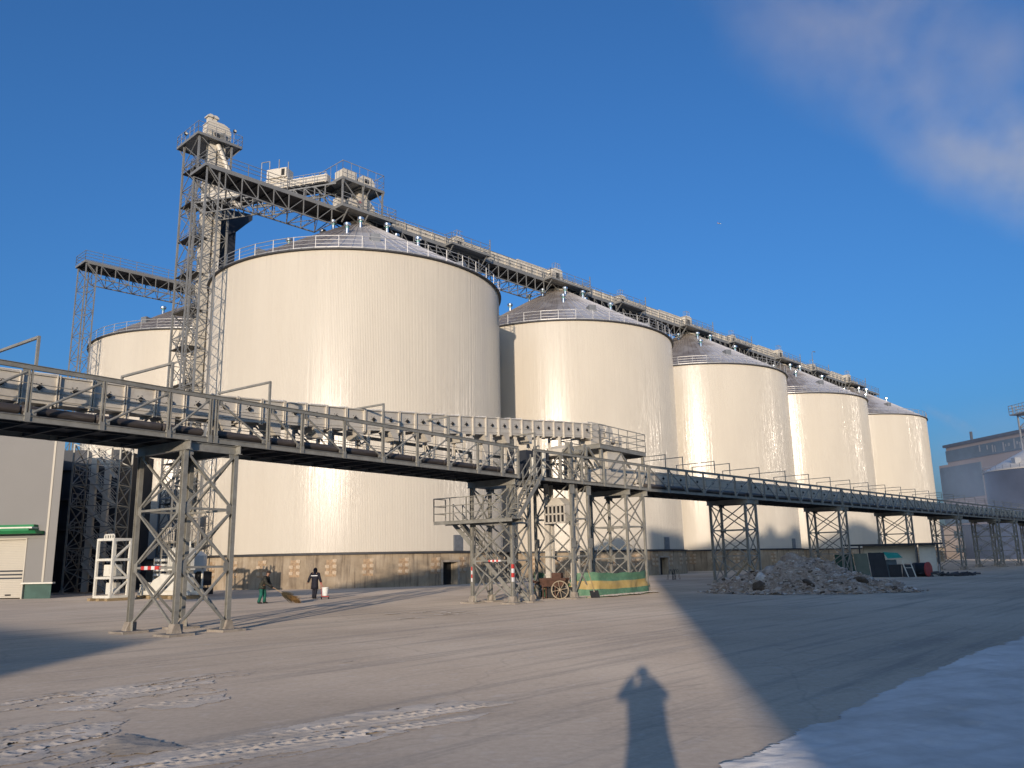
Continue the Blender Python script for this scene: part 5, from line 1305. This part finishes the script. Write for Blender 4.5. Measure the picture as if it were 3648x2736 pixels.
p2 = dict(pelvis=(0, 0, .93), neck=(0, -.03, 1.47), head=(0, -.05, 1.62), shL=(.2, -.02, 1.41), shR=(-.2, -.02, 1.41), elL=(.33, .04, 1.16), elR=(-.32, .05, 1.16), wrL=(.40, .05, .93), wrR=(-.38, -.02, .93),
          haL=(.45, .06, .86), haR=(-.40, -.05, .85), hpL=(.1, 0, .9), hpR=(-.1, 0, .9), knL=(.1, -.1, .5), knR=(-.08, -.02, .5), anL=(.08, -.02, .09), anR=(-.07, .1, .09))
w2 = person('person in dark navy hooded coat with a pale band across the back, walking away', (-11.75, 49.4, 0), math.radians(168), p2, dict(coat='coat', legs='coat', hood=True, hem=.38))
b = MB(); n = 10
for i in range(n): 
    x0_, x1_ = -.2 + .4 * i / n, -.2 + .4 * (i + 1) / n; f = lambda x: .118 - .35 * x * x
    b.hexa([(x0_, f(x0_) - .03, 1.29), (x1_, f(x1_) - .03, 1.29), (x1_, f(x1_) + .012, 1.29), (x0_, f(x0_) + .012, 1.29), (x0_, f(x0_) - .03, 1.335), (x1_, f(x1_) - .03, 1.335), (x1_, f(x1_) + .012, 1.335), (x0_, f(x0_) + .012, 1.335)])
b.build('reflective_band', M['whitetape'], w2)
t = thing('bucket_trolley', 'white plastic bucket strapped on a small wheeled trolley beside the hooded person', 'trolley', (-10.95, 48.6, 0), .3)
b = MB(); b.lathe([(0, .2), (.15, .2), (.19, .62), (.205, .62), (.205, .66), (.18, .66), (.15, .3)], 24); b.build('bucket', M['plastic'], t, smooth=False)
b = MB(); b.box(-.2, .2, -.16, .16, .13, .18); b.bar((-.18, .16, .15), (-.25, .3, .95), .03); b.bar((.18, .16, .15), (-.25, .3, .95), .025); b.build('frame', M['redpaint'], t)
for x, y in ((-.2, -.14), (.2, -.14), (-.2, .15), (.2, .15)):
    b = MB(); b.tube((x - .02, y, .07), (x + .02, y, .07), .07, 14); b.build('wheel', M['black'], t)
# the photographer and the step under him (their shadow falls into the view)
b = MB(); b.box(-.8, .8, -1.3, .35, 0, .36); o = b.build('concrete_step', M['plinth']); o.location = (0, -.3, 0); tag(o, 'low concrete step under the person taking the picture', 'step')
p3 = dict(pelvis=(0, .1, .94), neck=(0, .02, 1.48), head=(0, -.02, 1.63), shL=(.2, .02, 1.42), shR=(-.2, .02, 1.42), elL=(.315, -.14, 1.33), elR=(-.315, -.14, 1.33), wrL=(.15, -.22, 1.55), wrR=(-.15, -.22, 1.55),
          haL=(.07, -.235, 1.64), haR=(-.07, -.235, 1.64), hpL=(.1, .1, .9), hpR=(-.1, .1, .9), knL=(.14, .07, .5), knR=(-.14, .07, .5), anL=(.17, .1, .09), anR=(-.17, .1, .09))
person('person in dark coat holding a phone up, whose shadow falls on the yard', (0, -.29, .36), PI, p3, dict(coat='coat', legs='coat', hem=.42, flare=1.25, wide=1.22))
b = MB(); b.box(-.08, .08, -.012, -.004, -.035, .045); o = b.build('phone', M['black']); o.location = (0, -.03, 2.0); tag(o, 'dark phone held up by the person taking the picture', 'phone')

# ------------------------------------------------------------------ what casts the big shadows (behind the viewer)
EL = math.radians(7.34); SD = V((.1407, .99, 0)).normalized(); SE = V((SD.y, -SD.x, 0))
def sc(tt, d, z): p = SE * tt + SD * d; return (p.x, p.y, z)
def slab(name, label, prof, base, d0, d1, m, cat='building'):
    vs = [sc(tt, d, z) for d in (d0, d1) for tt, z in (prof + [(prof[-1][0], base[1]), (prof[0][0], base[0])])]; n = len(prof) + 2; b = MB()
    b.add(vs, [tuple(range(n)), tuple(range(2 * n - 1, n - 1, -1))] + [(i, n + i, n + (i + 1) % n, (i + 1) % n) for i in range(n)])
    o = b.build(name, M[m]); tag(o, label, cat); return o
slab('works_building', 'tall stepped works building behind the viewer whose shade covers the right of the yard',
     [(1.5, 23.4), (4.6, 23.4), (7.3, 24.1), (10.4, 24.8), (13, 25.3), (17, 26.2), (18.3, 26.2), (18.35, 27.3), (19.6, 27.3), (19.65, 26.3), (21.4, 26.5), (23, 28), (28.6, 28), (33.8, 29.9), (36, 31.9), (38.4, 31.9), (40, 31.2), (70, 30.5)], (0, 0), -45, -70, 'wallpanel')
slab('low_hall', 'low gabled hall behind the viewer at left', [(-75, 8.6), (-24, 7.5), (-13.4, 6.75), (-11.4, 5.3)], (0, 0), -30, -44, 'wallpanel')

# ------------------------------------------------------------------ airliner, smoke
t = thing('airliner', 'tiny airliner crossing the blue sky right of centre', 'aircraft', V((.2555, .9366, .3945)) * 6500, math.radians(200))
b = MB()
for p, q, r, r_ in (((-17, 0, 0), (-12, 0, 0), .4, 2.0), ((-12, 0, 0), (12, 0, 0), 2., 2.), ((12, 0, 0), (19, 0, 1), 2., .5)): b.tube(p, q, r, 16, r2=r_)
b.build('fuselage', M['white'], t)
b = MB(); 
for s_ in (-1, 1): b.hexa([(-4, s_ * 1.5, -.8), (3, s_ * 1.5, -.8), (9, s_ * 17, .4), (6.5, s_ * 17, .4), (-4, s_ * 1.5, -.3), (3, s_ * 1.5, -.3), (9, s_ * 17, .6), (6.5, s_ * 17, .6)])
b.build('wings', M['white'], t)
b = MB(); b.prism([(12, 1.5), (17, 1.5), (19.5, 8), (17, 8)], 'y', -.25, .25); b.prism([(14, -5.5), (18, 0), (14, 5.5), (16.5, 5.5), (18.5, 0), (16.5, -5.5)], 'z', 1, 1.3); b.build('tail', M['redpaint'], t)

def vol_mat(name, col, dens, scale, lo, hi, rad, seed, aniso=-.35, fall=1.):
    """patchy smoke: noise density fading out towards the ellipsoid's rim"""
    m, nt, out = nodes(name); v = N(nt, 'VolumePrincipled'); v.inputs['Color'].default_value = (*col, 1); v.inputs['Anisotropy'].default_value = aniso
    tc = N(nt, 'TexCoord'); mp = N(nt, 'Mapping'); mp.inputs['Location'].default_value = (seed, seed * .7, 0); nt.links.new(tc.outputs['Object'], mp.inputs[0])
    f = noise_t(nt, mp.outputs[0], scale, 8, .6)
    mr = N(nt, 'MapRange'); mr.inputs[1].default_value = lo; mr.inputs[2].default_value = hi; nt.links.new(f, mr.inputs[0])
    dv = N(nt, 'VectorMath', operation='DIVIDE'); dv.inputs[1].default_value = rad; nt.links.new(tc.outputs['Object'], dv.inputs[0])
    ln = N(nt, 'VectorMath', operation='LENGTH'); nt.links.new(dv.outputs[0], ln.inputs[0])
    fo = N(nt, 'MapRange'); fo.inputs[1].default_value = 1.; fo.inputs[2].default_value = .25; nt.links.new(ln.outputs['Value'], fo.inputs[0])
    pw = N(nt, 'Math', operation='POWER'); pw.inputs[1].default_value = fall; nt.links.new(fo.outputs[0], pw.inputs[0])
    a = N(nt, 'Math', operation='MULTIPLY'); nt.links.new(mr.outputs[0], a.inputs[0]); nt.links.new(pw.outputs[0], a.inputs[1])
    c = N(nt, 'Math', operation='MULTIPLY'); c.inputs[1].default_value = dens; nt.links.new(a.outputs[0], c.inputs[0])
    nt.links.new(c.outputs[0], v.inputs['Density']); nt.links.new(v.outputs[0], out.inputs['Volume']); return m
def puff(name, loc, rad, rot, mt, label, cat='smoke'):
    b = MB(); n, k = 24, 12; vs = []
    b.lathe([(max(1e-3, math.cos(a)), math.sin(a)) for a in [PI * (j / k - .5) for j in range(k + 1)]], n); b.v = [(x * rad[0], y * rad[1], z * rad[2]) for x, y, z in b.v]
    o = b.build(name, mt); o.location = loc; o.rotation_euler = rot; o['kind'] = 'stuff'; tag(o, label, cat); return o
puff('smoke_plume', (225, 330, 165), (85, 45, 30), (0, math.radians(28), math.radians(-6)), vol_mat('plume_low', (.94, .84, .60), .018, .03, .40, .72, (85, 45, 30), 3, fall=1.2), 'warm grey smoke bank drifting across the upper right of the sky')
puff('smoke_plume', (170, 330, 228), (105, 45, 50), (0, math.radians(25), 0), vol_mat('plume_high', (1., .88, .66), .009, .026, .40, .74, (105, 45, 50), 11, fall=1.2), 'thin high smoke veil above the warm smoke bank')
puff('ground_smoke', (112, 186, 13), (40, 22, 24), (0, 0, math.radians(46)), vol_mat('ground_smoke', (.36, .47, .70), .017, .05, .28, .72, (40, 22, 24), 5), 'bluish smoke lying between the farthest silo and the buildings at right')
puff('chimney_smoke', (171, 318, 52), (13, 4, 3.2), (0, math.radians(32), 0), vol_mat('chimney_smoke', (.35, .37, .4), .10, .12, .38, .75, (13, 4, 3.2), 2), 'thin dark wisp of smoke rising from the factory roof')

# ------------------------------------------------------------------ light, sky, camera
w = bpy.data.worlds.new('World'); S.world = w; w.use_nodes = True; nt = w.node_tree
bg = nt.nodes['Background']; sky = nt.nodes.new('ShaderNodeTexSky'); sky.sky_type = 'NISHITA'; sky.sun_disc = False
sky.sun_elevation = EL; sky.sun_rotation = math.atan2(-SD.x, -SD.y); sky.altitude = 200; sky.air_density = 1.0; sky.dust_density = 4.0; sky.ozone_density = 5.7
nt.links.new(sky.outputs[0], bg.inputs[0]); bg.inputs[1].default_value = .15
sl = bpy.data.lights.new('sun', 'SUN'); sl.energy = 2.4; sl.angle = math.radians(.53); sl.color = (1., .84, .68)
so = bpy.data.objects.new('sun', sl); COL.objects.link(so)
so.rotation_euler = V((SD.x * math.cos(EL), SD.y * math.cos(EL), -math.sin(EL))).to_track_quat('-Z', 'Y').to_euler()
cam = bpy.data.cameras.new('camera'); co = bpy.data.objects.new('camera', cam); COL.objects.link(co); S.camera = co
P_, R_, F_ = .2105, -.0196, 2930.33
cam.sensor_fit = 'HORIZONTAL'; cam.sensor_width = 36.; cam.lens = 36. * F_ / 3648; cam.clip_start = .05; cam.clip_end = 12000
rt, up, fw = V((1, 0, 0)), V((0, -math.sin(P_), math.cos(P_))), V((0, math.cos(P_), math.sin(P_)))
r2_, u2_ = rt * math.cos(R_) + up * math.sin(R_), -rt * math.sin(R_) + up * math.cos(R_)
mx = Matrix((r2_, u2_, -fw)).transposed().to_4x4(); mx.translation = V((0, 0, 2.0)); co.matrix_world = mx
vs_ = S.view_settings; vs_.view_transform = 'Standard'; vs_.look = 'None'; vs_.gamma = 1.; vs_.exposure = .68
S.cycles.volume_step_rate = 1.0; S.cycles.volume_max_steps = 128; S.cycles.max_bounces = 6; S.cycles.volume_bounces = 4
